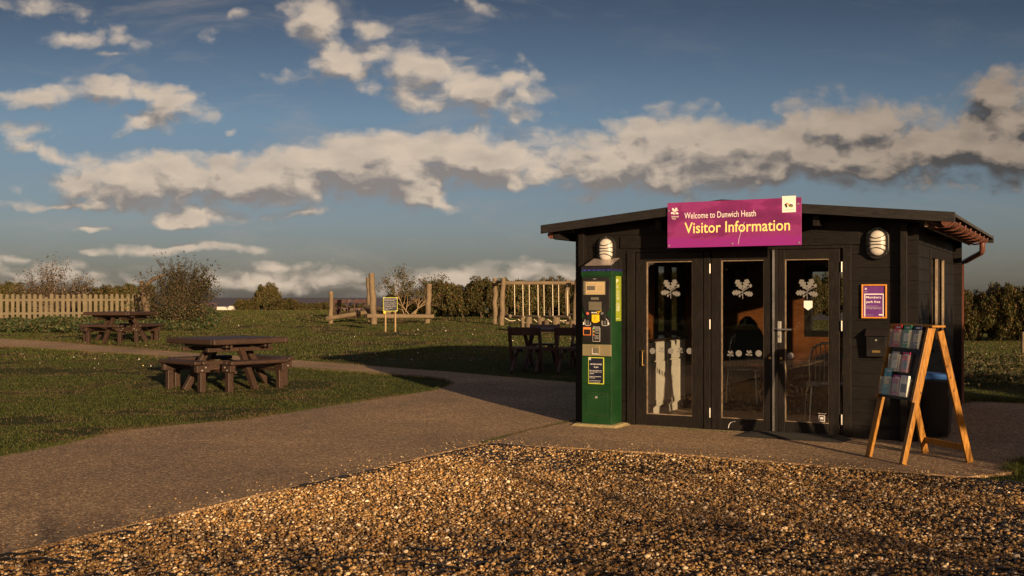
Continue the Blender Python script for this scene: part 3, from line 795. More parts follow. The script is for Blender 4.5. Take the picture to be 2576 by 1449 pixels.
# door furniture
m = MB(); s = SX(1962); m.box(s - .018, s + .018, -.026, -.013, SZ(862, s), SZ(808, s)); m.build('lock_plate', M['galv'], d3, .003)
m = MB(); z = SZ(828, s); m.tube([(s, -.026, z), (s, -.07, z)], .010, 8); m.tube([(s, -.068, z), (s + .13, -.068, z - .002)], .009, 8); m.tube([(s, -.026, z), (s - .045, -.032, z)], .006, 6)
m.knob(s, SZ(846, s), .011, -.031, -.026); m.build('handle', M['steel'], d3)
m = MB(); z = SZ(901, s); m.knob(SX(1966), z, .012, -.024, -.012); m.build('brass_lock', M['brass'], d3)
m = MB(); m.knob(SX(1938), z, .012, -.024, -.012); m.build('brass_lock', M['brass'], d2)
m = MB(); s = SX(1620); m.tube([(s, -.045, SZ(918, s)), (s, -.045, SZ(885, s))], .005, 6); m.box(s - .01, s + .01, -.045, -.012, SZ(885, s), SZ(881, s)); m.box(s - .01, s + .01, -.045, -.012, SZ(920, s), SZ(916, s))
m.build('handle', M['brass'], d1)
# white scrape marks on the door and sign
def scrape(pts, w, y, parent, mat):
    m = MB()
    for (xa, za), (xb, zb) in zip(pts, pts[1:]):
        m.poly([(xa - w, za), (xb - w, zb), (xb + w, zb), (xa + w, za)], y)
    m.build('scratch', mat, parent, fixn=False)
s = SX(1840); scrape([(SX(1833), SZ(1077, s)), (SX(1835), SZ(1068, s)), (SX(1840), SZ(1062, s)), (SX(1851), SZ(1059, s))], .003, -.0105, d2, M['white'])

# inside the cabin
ct = thing('kitchen_unit', 'cream panelled kitchen unit with black worktop behind the left glass door', 'kitchen unit', W(.14, .12, .03), A0)
m = MB(); m.box(0, .465, 0, 1.8, .1, .86); m.build('carcass', M['cream'], ct, .003)
m = MB(); m.box(0, .44, .02, 1.78, 0, .099); m.build('plinth', M['cream'], ct)
m = MB(); m.box(0, .50, -.01, 1.82, .861, .895); m.build('worktop', M['worktop'], ct, .004)
for y0 in (.02, .55, 1.12):
    m = MB(); m.box(.466, .484, y0, y0 + .46, .64, .85); m.build('drawer', M['cream'], ct, .006)
    m = MB(); m.box(.466, .484, y0, y0 + .46, .12, .625)
    m.box(.4845, .492, y0 + .0, y0 + .07, .12, .625); m.box(.4845, .492, y0 + .39, y0 + .46, .12, .625); m.box(.4845, .492, y0 + .07, y0 + .39, .12, .19); m.box(.4845, .492, y0 + .07, y0 + .39, .555, .625)
    m.build('cupboard_door', M['cream'], ct, .003)
o = MB(); o.tube([(0, 0, 0), (0, 0, .15), (0, 0, .19), (0, 0, .22)], [.035, .035, .012, .012], 12); o.tube([(0, 0, .21), (0, 0, .25), (.04, 0, .25)], .006, 6)
o = o.build('soap_bottle', M['white']); o.location = W(.46, .45, .926); tag(o, 'white pump bottle standing on the black worktop', 'bottle')
tb = thing('table', 'small dark table with orange legs behind the right glass door', 'table', W(2.75, 1.35, .03), A0)
m = MB(); m.box(-.35, .35, -.3, .3, .70, .73); m.build('tabletop', M['frost'], tb, .004)
for sx in (-1, 1):
    for sy in (-1, 1): MB().box(sx * .32 - .02, sx * .32 + .02, sy * .27 - .02, sy * .27 + .02, 0, .699).build('leg', M['pine'], tb, .003)
def chair(loc, rz, label):
    c = thing('chair', label, 'chair', loc, rz, 'chairs inside the cabin')
    MB().box(-.2, .2, -.2, .2, .43, .455).build('seat', M['steel'], c, .008)
    for sx in (-1, 1):
        for sy in (-1, 1): MB().tube([(sx * .17, sy * .17, .43), (sx * .2, sy * .21, 0)], .012, 6).build('leg', M['steel'], c)
    m = MB(); m.tube([(-.19, .19, .45), (-.2, .24, .72), (-.17, .26, .84), (-.08, .265, .89), (.08, .265, .89), (.17, .26, .84), (.2, .24, .72), (.19, .19, .45)], .012, 6)
    for i in range(-3, 4): m.tube([(i * .045, .19, .455), (i * .047, .26, .885)], .006, 5)
    m.build('backrest', M['steel'], c); return c
chair(W(2.55, .85, .03), A0 + R(200), 'silver spindle back chair behind the right glass door')
ch = chair(W(1.05, 2.9, .03), A0 + R(10), 'silver chair under a black coat at the back of the cabin')
# coat slung over the chair
rng2 = random.Random(3); vs = []; fs = []; nu, nv = 20, 14
for j in range(nv):
    t = j / (nv - 1); r = .03 + .24 * (t ** .55); z = 1.12 - .62 * t
    for i in range(nu):
        a = 2 * math.pi * i / nu; rr = r * (1 + .16 * math.sin(a * 5 + t * 3) * t + .28 * math.sin(a + 1.2) * (t > .3) * t + rng2.uniform(-.08, .08))
        vs.append((rr * math.cos(a), rr * .65 * math.sin(a), z))
for j in range(nv - 1):
    for i in range(nu): fs.append((j * nu + i, j * nu + (i + 1) % nu, (j + 1) * nu + (i + 1) % nu, (j + 1) * nu + i))
m = MB(); m.smooth = True; m.add(vs, fs); o = m.build('coat', M['fabric_dark']); o.location = W(1.05, 3.1, .03); o.rotation_euler = (0, 0, A0)
tag(o, 'black coat hanging over a chair seen through the middle glass door', 'coat')
m = MB(); m.box(-.28, .28, -.01, .01, -.2, .2); m.cur = 1
for i in range(3): m.box(-.26 + i * .18, -.11 + i * .18, -.016, -.011, -.16, .16)
o = m.build('notice_board', [M['black_plastic'], M['grey_print']]); o.location = W(.55, DEP - .04, 1.62); o.rotation_euler = (0, 0, A0); tag(o, 'dark notice board on the back wall seen through the middle door', 'notice board')

# wide sign over the doors
ys = -.352
sg = thing('welcome_sign', 'wide magenta welcome sign with yellow and white lettering above the doors', 'sign', W(SX(1679, .352), ys, 1.908 + .0), A0)
sg.location.z = SZ(624, SX(1679, .352), .352)
SW = SX(2016, .352) - SX(1679, .352); SH = .463
m = MB(); m.box(0, SW, 0, .012, 0, SH); m.build('board', M['magenta'], sg, .002)
def su(x): return (x - 108) / 2312 * SW           # from the enlarged reading of the sign
def sv(x, y): return ((968 - (x - 108) * .0205) - y) / 765 * SH
m = MB(); text(m, 'Welcome to Dunwich Heath', su(418), sv(418, 476), su(1666) - su(418), .062, -.0012); text(m, 'National', su(185), sv(185, 450), su(312) - su(185), .016, -.0012, .01); text(m, 'Trust', su(190), sv(190, 484), su(262) - su(190), .016, -.0012, .01)
m.build('lettering', M['white'], sg, fixn=False)
m = MB(); text(m, 'Visitor Information', su(420), sv(420, 724), su(2234) - su(420), .112, -.0012, .006); m.build('lettering', M['yellow_print'], sg, fixn=False)
m = MB(); oak(m, su(243), sv(243, 350), .078, -.0012, .00015); m.build('leaf_emblem', M['white'], sg, fixn=False)
m = MB(); m.box(su(2105), su(2330), -.002, -.0003, sv(2105, 397), sv(2105, 132) - .001); m.build('sticker', M['white'], sg)
cx_, cz_ = su(2215), sv(2215, 280)
mm = MB()
for i, (dx, dz, rx, rz_) in enumerate(((-.030, .004, .012, .012), (-.018, .014, .010, .007), (.0, .004, .010, .012), (.020, -.004, .022, .013), (-.022, -.012, .010, .010), (.022, -.013, .020, .008))):
    mm.cur = [0, 1, 2, 3, 0, 4][i]
    mm.poly([(cx_ + dx + rx * math.cos(a * .628), cz_ + dz + rz_ * math.sin(a * .628) * (1 + .2 * (a % 2))) for a in range(10)], -.0024 - i * .0001)
mm.build('picture', [M['green'], M['red'], M['coin'], M['poster'], M['label_lime']], sg, fixn=False)
m = MB(); text(m, 'Dunwich Heath', su(2150), sv(2150, 362), su(2290) - su(2150), .007, -.0024); m.build('lettering', M['red'], sg, fixn=False)
m = MB()
for bx_, by_ in ((138, 335), (140, 928), (1268, 896), (2384, 884), (2370, 262)): m.knob(su(bx_), sv(bx_, by_), .0085, -.006, -.0005)
m.build('screw_cap', M['galv'], sg)
m = MB(); pts = [(1472, 540), (1440, 630), (1410, 715), (1382, 800), (1366, 905)]
for i in range(4):
    (xa, ya), (xb, yb) = pts[i], pts[i + 1]; m.poly([(su(xa) - .0015, sv(xa, ya)), (su(xb) - .0015, sv(xb, yb)), (su(xb) + .0015, sv(xb, yb)), (su(xa) + .0015, sv(xa, ya))], -.0016)
m.build('scratch', M['white'], sg, fixn=False)

# bulkhead wall lamps
def stadium(w, h, n=12):
    r = w / 2; q = h / 2 - r
    return [(r * math.cos(math.pi * k / n), q + r * math.sin(math.pi * k / n)) for k in range(n + 1)] + [(-r * math.cos(math.pi * k / n), -q - r * math.sin(math.pi * k / n)) for k in range(n + 1)]
lamp = thing('wall_lamp', 'oval black bulkhead lamp with wavy bars on the wall right of the doors', 'wall lamp', W(SX(2209, .0), -.002, SZ(612, SX(2209))), A0, 'bulkhead lamps on the cabin front')
m = MB(); m.prism(stadium(.215, .315), -.045, 0); m.build('housing', M['black_plastic'], lamp, .006)
m = MB(); m.smooth = True; base = stadium(.150, .245); n = len(base); vs = []; lv = [(1, -.045), (.99, -.062), (.93, -.078), (.80, -.090), (.55, -.098), (.25, -.101)]
for k_, y in lv: vs += [(x * k_, y, z_ * (1 - (1 - k_) * .62)) for x, z_ in base]
fs = []
for j in range(len(lv) - 1):
    for i in range(n): fs.append((j * n + i, j * n + (i + 1) % n, (j + 1) * n + (i + 1) % n, (j + 1) * n + i))
fs.append(tuple(range((len(lv) - 1) * n, len(lv) * n)))
m.add(vs, fs); m.build('diffuser', M['diffuser'], lamp)
m = MB()
for z0, b in ((.075, -.030), (.025, -.012), (-.025, .012), (-.075, .030)):
    pts = []
    for i in range(13):
        t = -1 + i / 6; x = t * .098; yy = -.108 + .055 * abs(t) ** 2.5; pts.append((x, yy, z0 + b * (1 - abs(t) ** 2 * 1.6)))
    m.tube(pts, .0042, 6)
m.build('guard_bars', M['black_plastic'], lamp)
m = MB()
for a, b in ((0, .138), (-.085, -.098), (.085, -.098)): m.knob(a, b, .004, -.050, -.044)
m.build('screw', M['galv'], lamp)
dup(lamp, W(SX(1529, .0), -.002, SZ(629, SX(1529))), A0, 'oval black bulkhead lamp with wavy bars directly above the green machine')

# framed poster
s = SX(2168); pw = SX(2231.5) - s; z0 = SZ(800.5, s); ph = SZ(715.5, s) - z0
ps = thing('framed_poster', 'purple members poster in an orange wooden frame above the letter box', 'poster', W(s, -.002, z0), A0)
m = MB(); t = .014; m.box(0, t, -.025, 0, 0, ph); m.box(pw - t, pw, -.025, 0, 0, ph); m.box(t, pw - t, -.024, 0, 0, t); m.box(t, pw - t, -.024, 0, ph - t, ph); m.build('frame', M['frame_wood'], ps, .003)
MB().box(t, pw - t, -.012, -.002, t, ph - t).build('sheet', M['poster'], ps)
def pu(x): return (x - 250) / 790 * pw
def pv(y): return (1270 - y) / 1040 * ph
yy = -.0128; m = MB(); m.cur = 0
for a, b, c, d in ((340, 940, 515, 545), (340, 368, 545, 1218), (915, 940, 545, 1218)):
    m.poly([(pu(a), pv(d)), (pu(b), pv(d)), (pu(b), pv(c)), (pu(a), pv(c))], yy)
text(m, 'Members', pu(395), pv(660), pu(860) - pu(395), .022, yy, .01); text(m, 'park free', pu(400), pv(820), pu(835) - pu(400), .030, yy, .01)
text(m, 'Open the door to more as a', pu(395), pv(905), pu(775) - pu(395), .007, yy); text(m, 'member. Join today by speaking to', pu(395), pv(945), pu(875) - pu(395), .007, yy); text(m, 'us or visiting nationaltrust.org.uk', pu(395), pv(985), pu(870) - pu(395), .007, yy, .01)
text(m, 'National Trust', pu(345), pv(465), pu(435) - pu(345), .006, yy); text(m, 'Registered charity', pu(400), pv(1175), pu(620) - pu(400), .005, yy)
m.box(pu(795), pu(905), yy, yy + .0005, pv(1180), pv(1142)); oak(m, pu(385), pv(370), .022, yy, .00005)
m.build('lettering', M['white'], ps, fixn=False)

# letter box
s = SX(2180, .05); bw = SX(2231, .05) - s; z0 = SZ(897, s); bh = SZ(826, s) - z0
lb = thing('letter_box', 'small black metal letter box on the wall under the purple poster', 'letter box', W(s, -.002, z0), A0)
m = MB(); m.hexa([(.004, -.07, .004), (bw - .004, -.07, .004), (bw - .004, 0, .004), (.004, 0, .004), (.0, -.085, bh * .72), (bw, -.085, bh * .72), (bw, 0, bh * .72), (.0, 0, bh * .72)])
m.build('body', M['black_plastic'], lb, .004)
m = MB(); m.hexa([(-.012, -.105, bh * .74), (bw + .012, -.105, bh * .74), (bw + .012, 0, bh * .74), (-.012, 0, bh * .74), (-.012, -.02, bh), (bw + .012, -.02, bh), (bw + .012, 0, bh), (-.012, 0, bh)]); m.build('lid', M['black_plastic'], lb, .006)
MB().knob(bw / 2, bh * .60, .010, -.092, -.082).build('lock', M['galv'], lb)
MB().box(bw * .30, bw * .70, -.080, -.0745, bh * .16, bh * .24).build('name_plate', M['brass'], lb)

# rubber threshold ramp
pA, pB, pC, pD = P(1843, 1104), P(1893, 1090), P(2128, 1113), P(2108, 1121)
mt = MB(); q = [(pA[0], pA[1], .027), (pD[0] + .03, pD[1], .027), (pC[0] + .07, pC[1] + .02, .027), (pB[0], pB[1] + .08, .027)]
i1 = W(SX(1905), -.065, .052); i2 = W(SX(2118), -.065, .052); i3 = W(SX(1925), -.16, .050); i4 = W(SX(2100), -.16, .050)
mt.add([q[0], q[1], q[2], q[3], i3, i4, i2, i1], [(0, 1, 5, 4), (1, 2, 6, 5), (3, 0, 4, 7), (4, 5, 6, 7)])
for k in range(9):
    t = (k + .5) / 9
    a = Vector(q[0]).lerp(Vector(i3), t); b = Vector(q[1]).lerp(Vector(i4), t); mt.bar(a + Vector((0, 0, .001)), b + Vector((0, 0, .001)), .004, .006)
o = mt.build('door_mat', M['black_rubber'], fixn=False); tag(o, 'black ribbed rubber mat sloping up to the middle and right doors', 'door mat')

# weeds at the foot of the wall
rng = np.random.default_rng(91); n = 1500
t = rng.random(n) ** 1.2; s_ = .95 + t * 1.0; d_ = -.075 - np.abs(rng.normal(0, .03, n))
x = LX + .8795 * s_ + .4757 * d_; y = LY - .4757 * s_ + .8795 * d_
grass('wall_weeds', x, y, .03, .009, 'low weeds and pebbles along the foot of the left doors', 92, [(.06, .12, .02), (.10, .15, .03), (.3, .25, .12)], [.5, .3, .2], 'weeds')

# ------------------------------------------------------------------ pay machine
NF = .30
s0 = SX(1464, NF); s1 = SX(1538, NF); MW = s1 - s0; MD = .285
pm = thing('pay_machine', 'tall green parking ticket machine at the left end of the cabin', 'ticket machine', W(s0, -NF, 0), A0)
def mx(x): return (x - 93) / 244 * MW
def mz(y): return .04 + (1310 - y) / 1105 * 1.64
m = MB(); m.box(0, MW, 0, MD, .035, mz(1022)); m.box(0, MW, 0, MD, mz(1019), mz(822)); m.box(.001, MW - .001, .012, MD - .001, mz(822.1), mz(729.1)); m.box(0, MW, 0, MD, mz(729), mz(240)); m.box(-.006, MW + .008, -.010, MD + .005, mz(239.9), mz(205))
m.box(.002, MW - .002, .006, MD - .002, mz(1022.1), mz(1018.9))
m.build('cabinet', M['green'], pm, .003)
m = MB(); m.hexa([(-.14, -.15, 0), (MW + .13, -.15, 0), (MW + .18, MD + .01, 0), (-.10, MD + .01, 0), (-.06, -.055, .046), (MW + .06, -.055, .046), (MW + .06, MD + .0, .046), (-.05, MD + .0, .046)])
m.build('plinth', M['concrete'], pm, .008)
zt = mz(205)
m = MB(); m.box(-.004, MW + .006, -.008, MD + .004, zt + .0005, zt + .022); m.build('light_strip', M['led_strip'], pm, .002)
m = MB()
for i in range(6): m.knob(.035 + i * .055, zt + .011, .004, -.0115, -.0075, 8)
m.build('light_dots', M['led'], pm)
m = MB(); m.box(-.004, MW + .006, -.008, MD + .004, zt + .0225, zt + .05); zb = zt + .15
m.hexa([(-.004, -.006, zt + .0505), (MW + .006, -.006, zt + .0505), (MW + .006, MD + .004, zt + .0505), (-.004, MD + .004, zt + .0505), (-.002, .0, zt + .056), (MW + .004, .0, zt + .056), (MW + .004, MD + .002, zb), (-.002, MD + .002, zb)])
m.build('head', M['black_plastic'], pm, .003)
m = MB(); k = .0032
def sl(y): return zt + .056 + (zb - zt - .056) * y / (MD + .002)
m.hexa([(.025, .02, sl(.02) + .0005), (MW - .02, .02, sl(.02) + .0005), (MW - .02, MD - .015, sl(MD - .015) + .0005), (.025, MD - .015, sl(MD - .015) + .0005), (.025, .02, sl(.02) + k), (MW - .02, .02, sl(.02) + k), (MW - .02, MD - .015, sl(MD - .015) + k), (.025, MD - .015, sl(MD - .015) + k)])
m.build('solar_panel', M['solar'], pm)
bz = [(98, 270), (112, 252), (215, 244), (318, 250), (329, 275), (328, 470), (312, 500), (290, 520), (300, 560), (130, 560), (140, 520), (118, 505), (98, 430)]
m = MB(); m.prism([(mx(a), mz(b)) for a, b in bz], -.022, -.001); m.build('bezel', M['black_plastic'], pm, .006)
m = MB(); m.prism([(mx(a), mz(b)) for a, b in ((100, 555), (112, 530), (140, 516), (290, 516), (318, 530), (332, 555), (332, 726), (100, 726))], -.008, -.0006); m.build('lower_panel', M['black_plastic'], pm, .003)
m = MB(); m.box(mx(113), mx(296), -.026, -.0225, mz(376), mz(277)); m.build('screen_surround', M['lcd'], pm, .002)
m = MB(); m.box(mx(133), mx(290), -.029, -.0265, mz(373), mz(283)); scr = m.build('screen', M['screen'], pm)
m = MB(); m.box(mx(143), mx(212), -.0298, -.0292, mz(342), mz(311)); text(m, 'Dunwich Heath', mx(158), mz(303), mx(226) - mx(158), .011, -.0294); oak(m, mx(147), mz(294), .014, -.0294, .00005)
text(m, 'Pay and display', mx(220), mz(318), mx(272) - mx(220), .006, -.0294)
for i, yy in enumerate((326, 333, 340, 347)): text(m, ['1 hour  2.00', '2 hours 3.00', '4 hours 5.00', 'All day 7.00'][i], mx(225), mz(yy), mx(270) - mx(225), .005, -.0294)
text(m, 'Please follow the instructions on this screen', mx(143), mz(358), mx(285) - mx(143), .006, -.0294); text(m, 'Members scan your card for a free ticket', mx(143), mz(367), mx(280) - mx(143), .006, -.0294)
m.build('screen_print', M['grey_print'], scr, fixn=False)
m = MB(); m.box(mx(175), mx(240), -.0255, -.0225, mz(412), mz(393)); m.box(mx(157), mx(263), -.0255, -.0225, mz(487), mz(425)); m.build('display', M['lcd'], pm, .001)
m = MB(); m.knob(mx(149), mz(510), .016, -.033, -.0225); m.build('red_button', M['red'], pm, .002)
m = MB(); m.knob(mx(268), mz(509), .016, -.033, -.0225); m.build('grey_button', M['steel'], pm, .002)
m = MB()
for i in range(3): m.knob(mx(186 + i * 16), mz(504), .007, -.027, -.0225)
text(m, 'metric', mx(193), mz(263), mx(219) - mx(193), .007, -.0235); m.build('button_print', M['white'], pm)
m = MB(); m.tube([(mx(233) + .013 * math.cos(a * .5236), -.026, mz(503) + .013 * math.sin(a * .5236)) for a in range(13)], .003, 5, False); m.tube([(mx(245), -.026, mz(500)), (mx(252), -.026, mz(492)), (mx(262), -.026, mz(490))], .004, 5); m.build('ring_mark', M['coin'], pm)
m = MB(); m.prism([(mx(a), mz(b)) for a, b in ((186, 518), (244, 518), (245, 565), (225, 577), (200, 577), (186, 565))], -.040, -.009); cs_ = m.build('coin_slot', M['coin'], pm, .004)
m = MB(); m.box(mx(212), mx(216), -.0408, -.0402, mz(562), mz(530)); m.build('slot', M['black_plastic'], cs_)
for cxx in (145, 287):
    m = MB(); pts = [(-24, 10), (-24, 42), (-16, 50), (16, 50), (24, 42), (24, 10), (14, 8), (12, 0), (-12, 0), (-14, 8)]
    pp = [(mx(cxx + a), -.0095, mz(547 + b)) for a, b in pts]; m.tube(pp + [pp[0]], .0022, 4, False)
    o = m.build('card_slot', M['white'], pm)
    m = MB(); m.box(mx(cxx - 9), mx(cxx - 3), -.014, -.0085, mz(590), mz(556)); m.box(mx(cxx + 3), mx(cxx + 9), -.014, -.0085, mz(590), mz(556)); m.build('guide_rail', M['steel'], o)
m = MB(); m.box(mx(106), mx(114), -.0092, -.0084, mz(592), mz(573)); m.box(mx(315), mx(321), -.0092, -.0084, mz(592), mz(573)); m.build('slot_label', M['white'], pm)
m = MB(); m.box(mx(107), mx(170), -.0095, -.0084, mz(667), mz(610)); o = m.build('warning_label', M['orange'], pm)
m = MB(); m.box(mx(112), mx(166), -.0104, -.0098, mz(663), mz(625)); m.build('label_field', M['black_plastic'], o)
m = MB(); m.box(mx(186), mx(246), -.0092, -.0084, mz(711), mz(612)); o = m.build('instruction_panel', M['white'], pm)
m = MB(); m.box(mx(188), mx(244), -.0100, -.0094, mz(709), mz(614)); m.build('panel_field', M['black_plastic'], o)
m = MB(); text(m, 'Members free permit', mx(187), mz(608), mx(244) - mx(187), .009, -.0090)
for yy, t_ in ((622, 'Press green'), (629, 'button to start'), (636, 'machine'), (648, 'Press yellow'), (655, 'button to pay'), (671, 'Scan the'), (679, 'code or card'), (687, 'to collect'), (695, 'your ticket')):
    text(m, t_, mx(203), mz(yy), mx(238) - mx(203), .007, -.0106)
m.build('panel_print', M['white'], o, fixn=False)
m = MB()
for i, yy in enumerate((618, 640, 664)): m.cur = i; m.disc(mx(195), mz(yy), .007, -.0106)
m.build('step_dots', [M['green_dot'], M['coin'], M['orange']], o, fixn=False)
m = MB(); m.box(mx(98), mx(335), -.004, .011, mz(816), mz(733)); bd = m.build('steel_band', M['band'], pm, .002)
m = MB(); m.box(mx(172), mx(241), -.009, -.0045, mz(810), mz(740)); m.build('ticket_surround', M['band'], bd, .002)
m = MB(); m.box(mx(180), mx(235), -.0105, -.0095, mz(803), mz(759)); m.build('ticket_tray', M['lcd'], bd); 
m = MB(); m.box(mx(181), mx(234), -.0125, -.011, mz(803), mz(799)); m.box(mx(181), mx(184), -.0125, -.011, mz(798.9), mz(760)); m.build('tray_edge', M['white'], bd)
nt_ = MB(); nt_.box(mx(147), mx(277), -.004, -.0006, mz(1018), mz(826)); no = nt_.build('locking_notice', M['lime'], pm)
m = MB(); m.box(mx(152), mx(271), -.0052, -.0043, mz(1012), mz(831)); m.build('notice_field', M['navy'], no)
m = MB(); yy = -.0056
oak(m, mx(160), mz(838), .030, yy, .00005)
text(m, 'CAR PARK LOCKED', mx(163), mz(880), mx(260) - mx(163), .014, yy, .012); text(m, '4 pm', mx(194), mz(904), mx(230) - mx(194), .021, yy, .01)
for y_, t_, w_2 in ((924, 'Please obtain a ticket from the', 260), (935, 'machine and display it on your', 260), (946, 'dashboard.', 197), (967, 'Members scan cards for free', 253), (978, 'parking ticket', 205), (998, 'Non-members please insert', 250), (1009, 'coins or use pay by phone', 242)):
    text(m, t_, mx(158), mz(y_), mx(w_2) - mx(158), .0095, yy, .012)
m.build('notice_print', M['white'], no, fixn=False)
m = MB(); m.box(mx(126), mx(309), -.004, -.0006, mz(1243), mz(1080)); dr = m.build('service_door', M['green'], pm, .002)
MB().knob(mx(215), mz(1113), .013, -.012, -.0045).build('lock', M['galv'], dr)
m = MB(); rr = random.Random(2)
for i in range(60):   # chipped paint along edges
    if rr.random() < .45: x_, z_ = mx(337) + .0, rr.uniform(.06, 1.2); m.poly([(MW - .0035, z_), (MW - .0005, z_ + .004), (MW - .001, z_ + rr.uniform(.006, .03))], -.0008)
    else: x_ = rr.uniform(mx(128), mx(305)); z_ = rr.choice([mz(1243), mz(1081)]) ; m.poly([(x_, z_), (x_ + rr.uniform(.004, .015), z_ + .0006), (x_ + .004, z_ + rr.choice([-1, 1]) * .0015)], -.0045)
m.build('paint_chips', M['bead'], pm, fixn=False)
# lime label on the right side
m = MB(); m.box(MW + .0006, MW + .002, MD * .42, MD * .93, mz(565), mz(240)); o = m.build('side_label', M['label_lime'], pm)
m = MB()
for z_, t_, h_ in ((mz(290), 'P', .04), (mz(318), 'Pay by', .022), (mz(330), 'app', .016)) : text(m, t_, MD * .47, z_, .05, h_, 0)
for i in range(7): text(m, ['Download', 'the app or', 'call us and', 'quote the', 'location', 'number on', 'the sign'][i], MD * .47, mz(350 + i * 11), .085, .011, 0)
for i in range(6): text(m, ['Need help', 'with your', 'parking', 'ask inside', 'the centre', 'today'][i], MD * .47, mz(440 + i * 11), .085, .013, 0, .01)
text(m, 'parking', MD * .47, mz(553), .075, .014, 0, .01)
m.v = [(MW + .0026, a, c) for a, b, c in m.v]; m.build('label_print', M['white'], o, fixn=False)

# ------------------------------------------------------------------ leaflet rack
RA = R(17)
rk = thing('leaflet_stand', 'orange timber A frame leaflet stand in front of the right cabin corner', 'leaflet stand', (3.145, 9.04, .022), RA)
AP = Vector((.29, 0, 1.135)); YN, YF = -.225, .235
def RP(t, y, out=0):
    """point on the front slope, t metres down from the apex"""
    d = Vector((0, 0, .0)) - AP; d = Vector((-.29, 0, -1.135)).normalized(); nrm = Vector((-1.135, 0, .29)).normalized()
    return AP + d * t + nrm * out + Vector((0, y, 0))
LEN = math.hypot(.29, 1.135)
for y in (YN, YF):
    MB().bar(RP(-.0, y), RP(LEN - .005, y), .042, .044, (0, 1, 0)).build('front_leg', M['rackwood'], rk, .003)
    yb_ = y + (.052 if y < 0 else -.052) * 0
for y, dy in ((YN - .047, -.02), (YF + .012, .02)):
    MB().bar((.33, y, 1.10), (.61, y + dy, .004), .022, .060, (0, 1, 0)).build('back_leg', M['rackwood'], rk, .003)
MB().bar((.595, YN - .045, .12), (.595, YF + .02, .12), .016, .055, (1, 0, 0)).build('cross_rail', M['rackwood'], rk, .002)
m = MB(); m.box(.245, .375, YN - .06, YF + .04, 1.128, 1.146); m.build('top_board', M['rackwood'], rk, .003)
for y in (YN - .005, YF + .005):
    m = MB(); m.bar(RP(.02, y, .034), RP(.655, y, .034), .030, .030, (0, 1, 0)); m.build('side_board', M['rackwood'], rk, .003)
m = MB(); m.bar(RP(.01, (YN + YF) / 2, .024), RP(.64, (YN + YF) / 2, .024), YF - YN - .046, .008, (0, 1, 0)); m.build('back_panel', M['black_plastic'], rk)
rows = [(.02, .185, [-.125, .005, .135]), (.235, .18, [-.055, .085]), (.435, .185, [-.115, .01, .135])]
DN = Vector((-.29, 0, -1.135)).normalized(); NR = Vector((-1.135, 0, .29)).normalized()
def pocket(t0, h, y, w=.112, dp=.034):
    b0 = .032
    m = MB()
    def pl(t, yy, o_): return RP(t, yy, b0 + o_)
    lean = .018
    f0, f1 = dp, dp + lean
    for (o0, o1, th) in ((f0, f1, .0025),):
        m.hexa([pl(t0 + h, y - w / 2, o0), pl(t0 + h, y + w / 2, o0), pl(t0 + h, y + w / 2, o0 + th), pl(t0 + h, y - w / 2, o0 + th),
                pl(t0 + .035, y - w / 2, o1), pl(t0 + .035, y + w / 2, o1), pl(t0 + .035, y + w / 2, o1 + th), pl(t0 + .035, y - w / 2, o1 + th)])
    for yy in (y - w / 2 - .0025, y + w / 2):
        m.hexa([pl(t0 + h, yy, 0), pl(t0 + h, yy + .0025, 0), pl(t0 + h, yy + .0025, f0 + .0025), pl(t0 + h, yy, f0 + .0025),
                pl(t0 + .02, yy, 0), pl(t0 + .02, yy + .0025, 0), pl(t0 + .035, yy + .0025, f1), pl(t0 + .035, yy, f1)])
    m.hexa([pl(t0 + h + .0002, y - w / 2, 0), pl(t0 + h + .0002, y + w / 2, 0), pl(t0 + h + .0002, y + w / 2, f0), pl(t0 + h + .0002, y - w / 2, f0),
            pl(t0 + h + .003, y - w / 2, 0), pl(t0 + h + .003, y + w / 2, 0), pl(t0 + h + .003, y + w / 2, f0), pl(t0 + h + .003, y - w / 2, f0)])
    m.build('leaflet_pocket', M['acrylic'], rk)
LC = {'crimson': (.62, .03, .06), 'green': (.04, .30, .16), 'navy': (.03, .035, .12), 'sand': (.75, .62, .38), 'magenta': (.70, .04, .18), 'teal': (.10, .38, .50), 'white': (.85, .83, .78), 'grey': (.48, .43, .38), 'purple': (.50, .06, .28), 'blue': (.15, .28, .5)}
for k_, c_ in list(LC.items()): M['lf_' + k_] = mat_plain('leaflet_' + k_, c_, .3, 0, .35, 25)
def leaflet(t0, h, y, c, c2, label, thick=.006, up=0.0, w=.096):
    m = MB(); g = .032 + .006
    def pl(t, yy, o_): return RP(t, yy, g + o_)
    def slab(ta, tb, ya, yb2, o0, o1):
        k0 = .016
        f = lambda t: k0 * (1 - (t - t0) / h)
        m.hexa([pl(tb, ya, o0 + f(tb)), pl(tb, yb2, o0 + f(tb)), pl(tb, yb2, o1 + f(tb)), pl(tb, ya, o1 + f(tb)), pl(ta, ya, o0 + f(ta)), pl(ta, yb2, o0 + f(ta)), pl(ta, yb2, o1 + f(ta)), pl(ta, ya, o1 + f(ta))])
    ta, tb = t0 - .012 - up, t0 + h - .004
    slab(ta, tb, y - w / 2, y + w / 2, 0, thick)
    m.cur = 1; slab(ta + .07, ta + .14, y - w / 2 + .012, y + w / 2 - .012, thick + .0004, thick + .001)
    m.cur = 2; slab(ta + .015, ta + .028, y - w / 2 + .012, y + w / 2 - .03, thick + .0004, thick + .001); slab(ta + .155, ta + .160, y - w / 2 + .012, y + w / 2 - .02, thick + .0004, thick + .001)
    o = m.build('leaflet', [M['lf_' + c], M['lf_' + c2], M['white']])
    o.location = rk.location; o.rotation_euler = (0, 0, RA)
    tag(o, label, 'leaflet', 'leaflets in the timber stand')
for t0, h, yl in rows:
    for y in yl: pocket(t0, h, y)
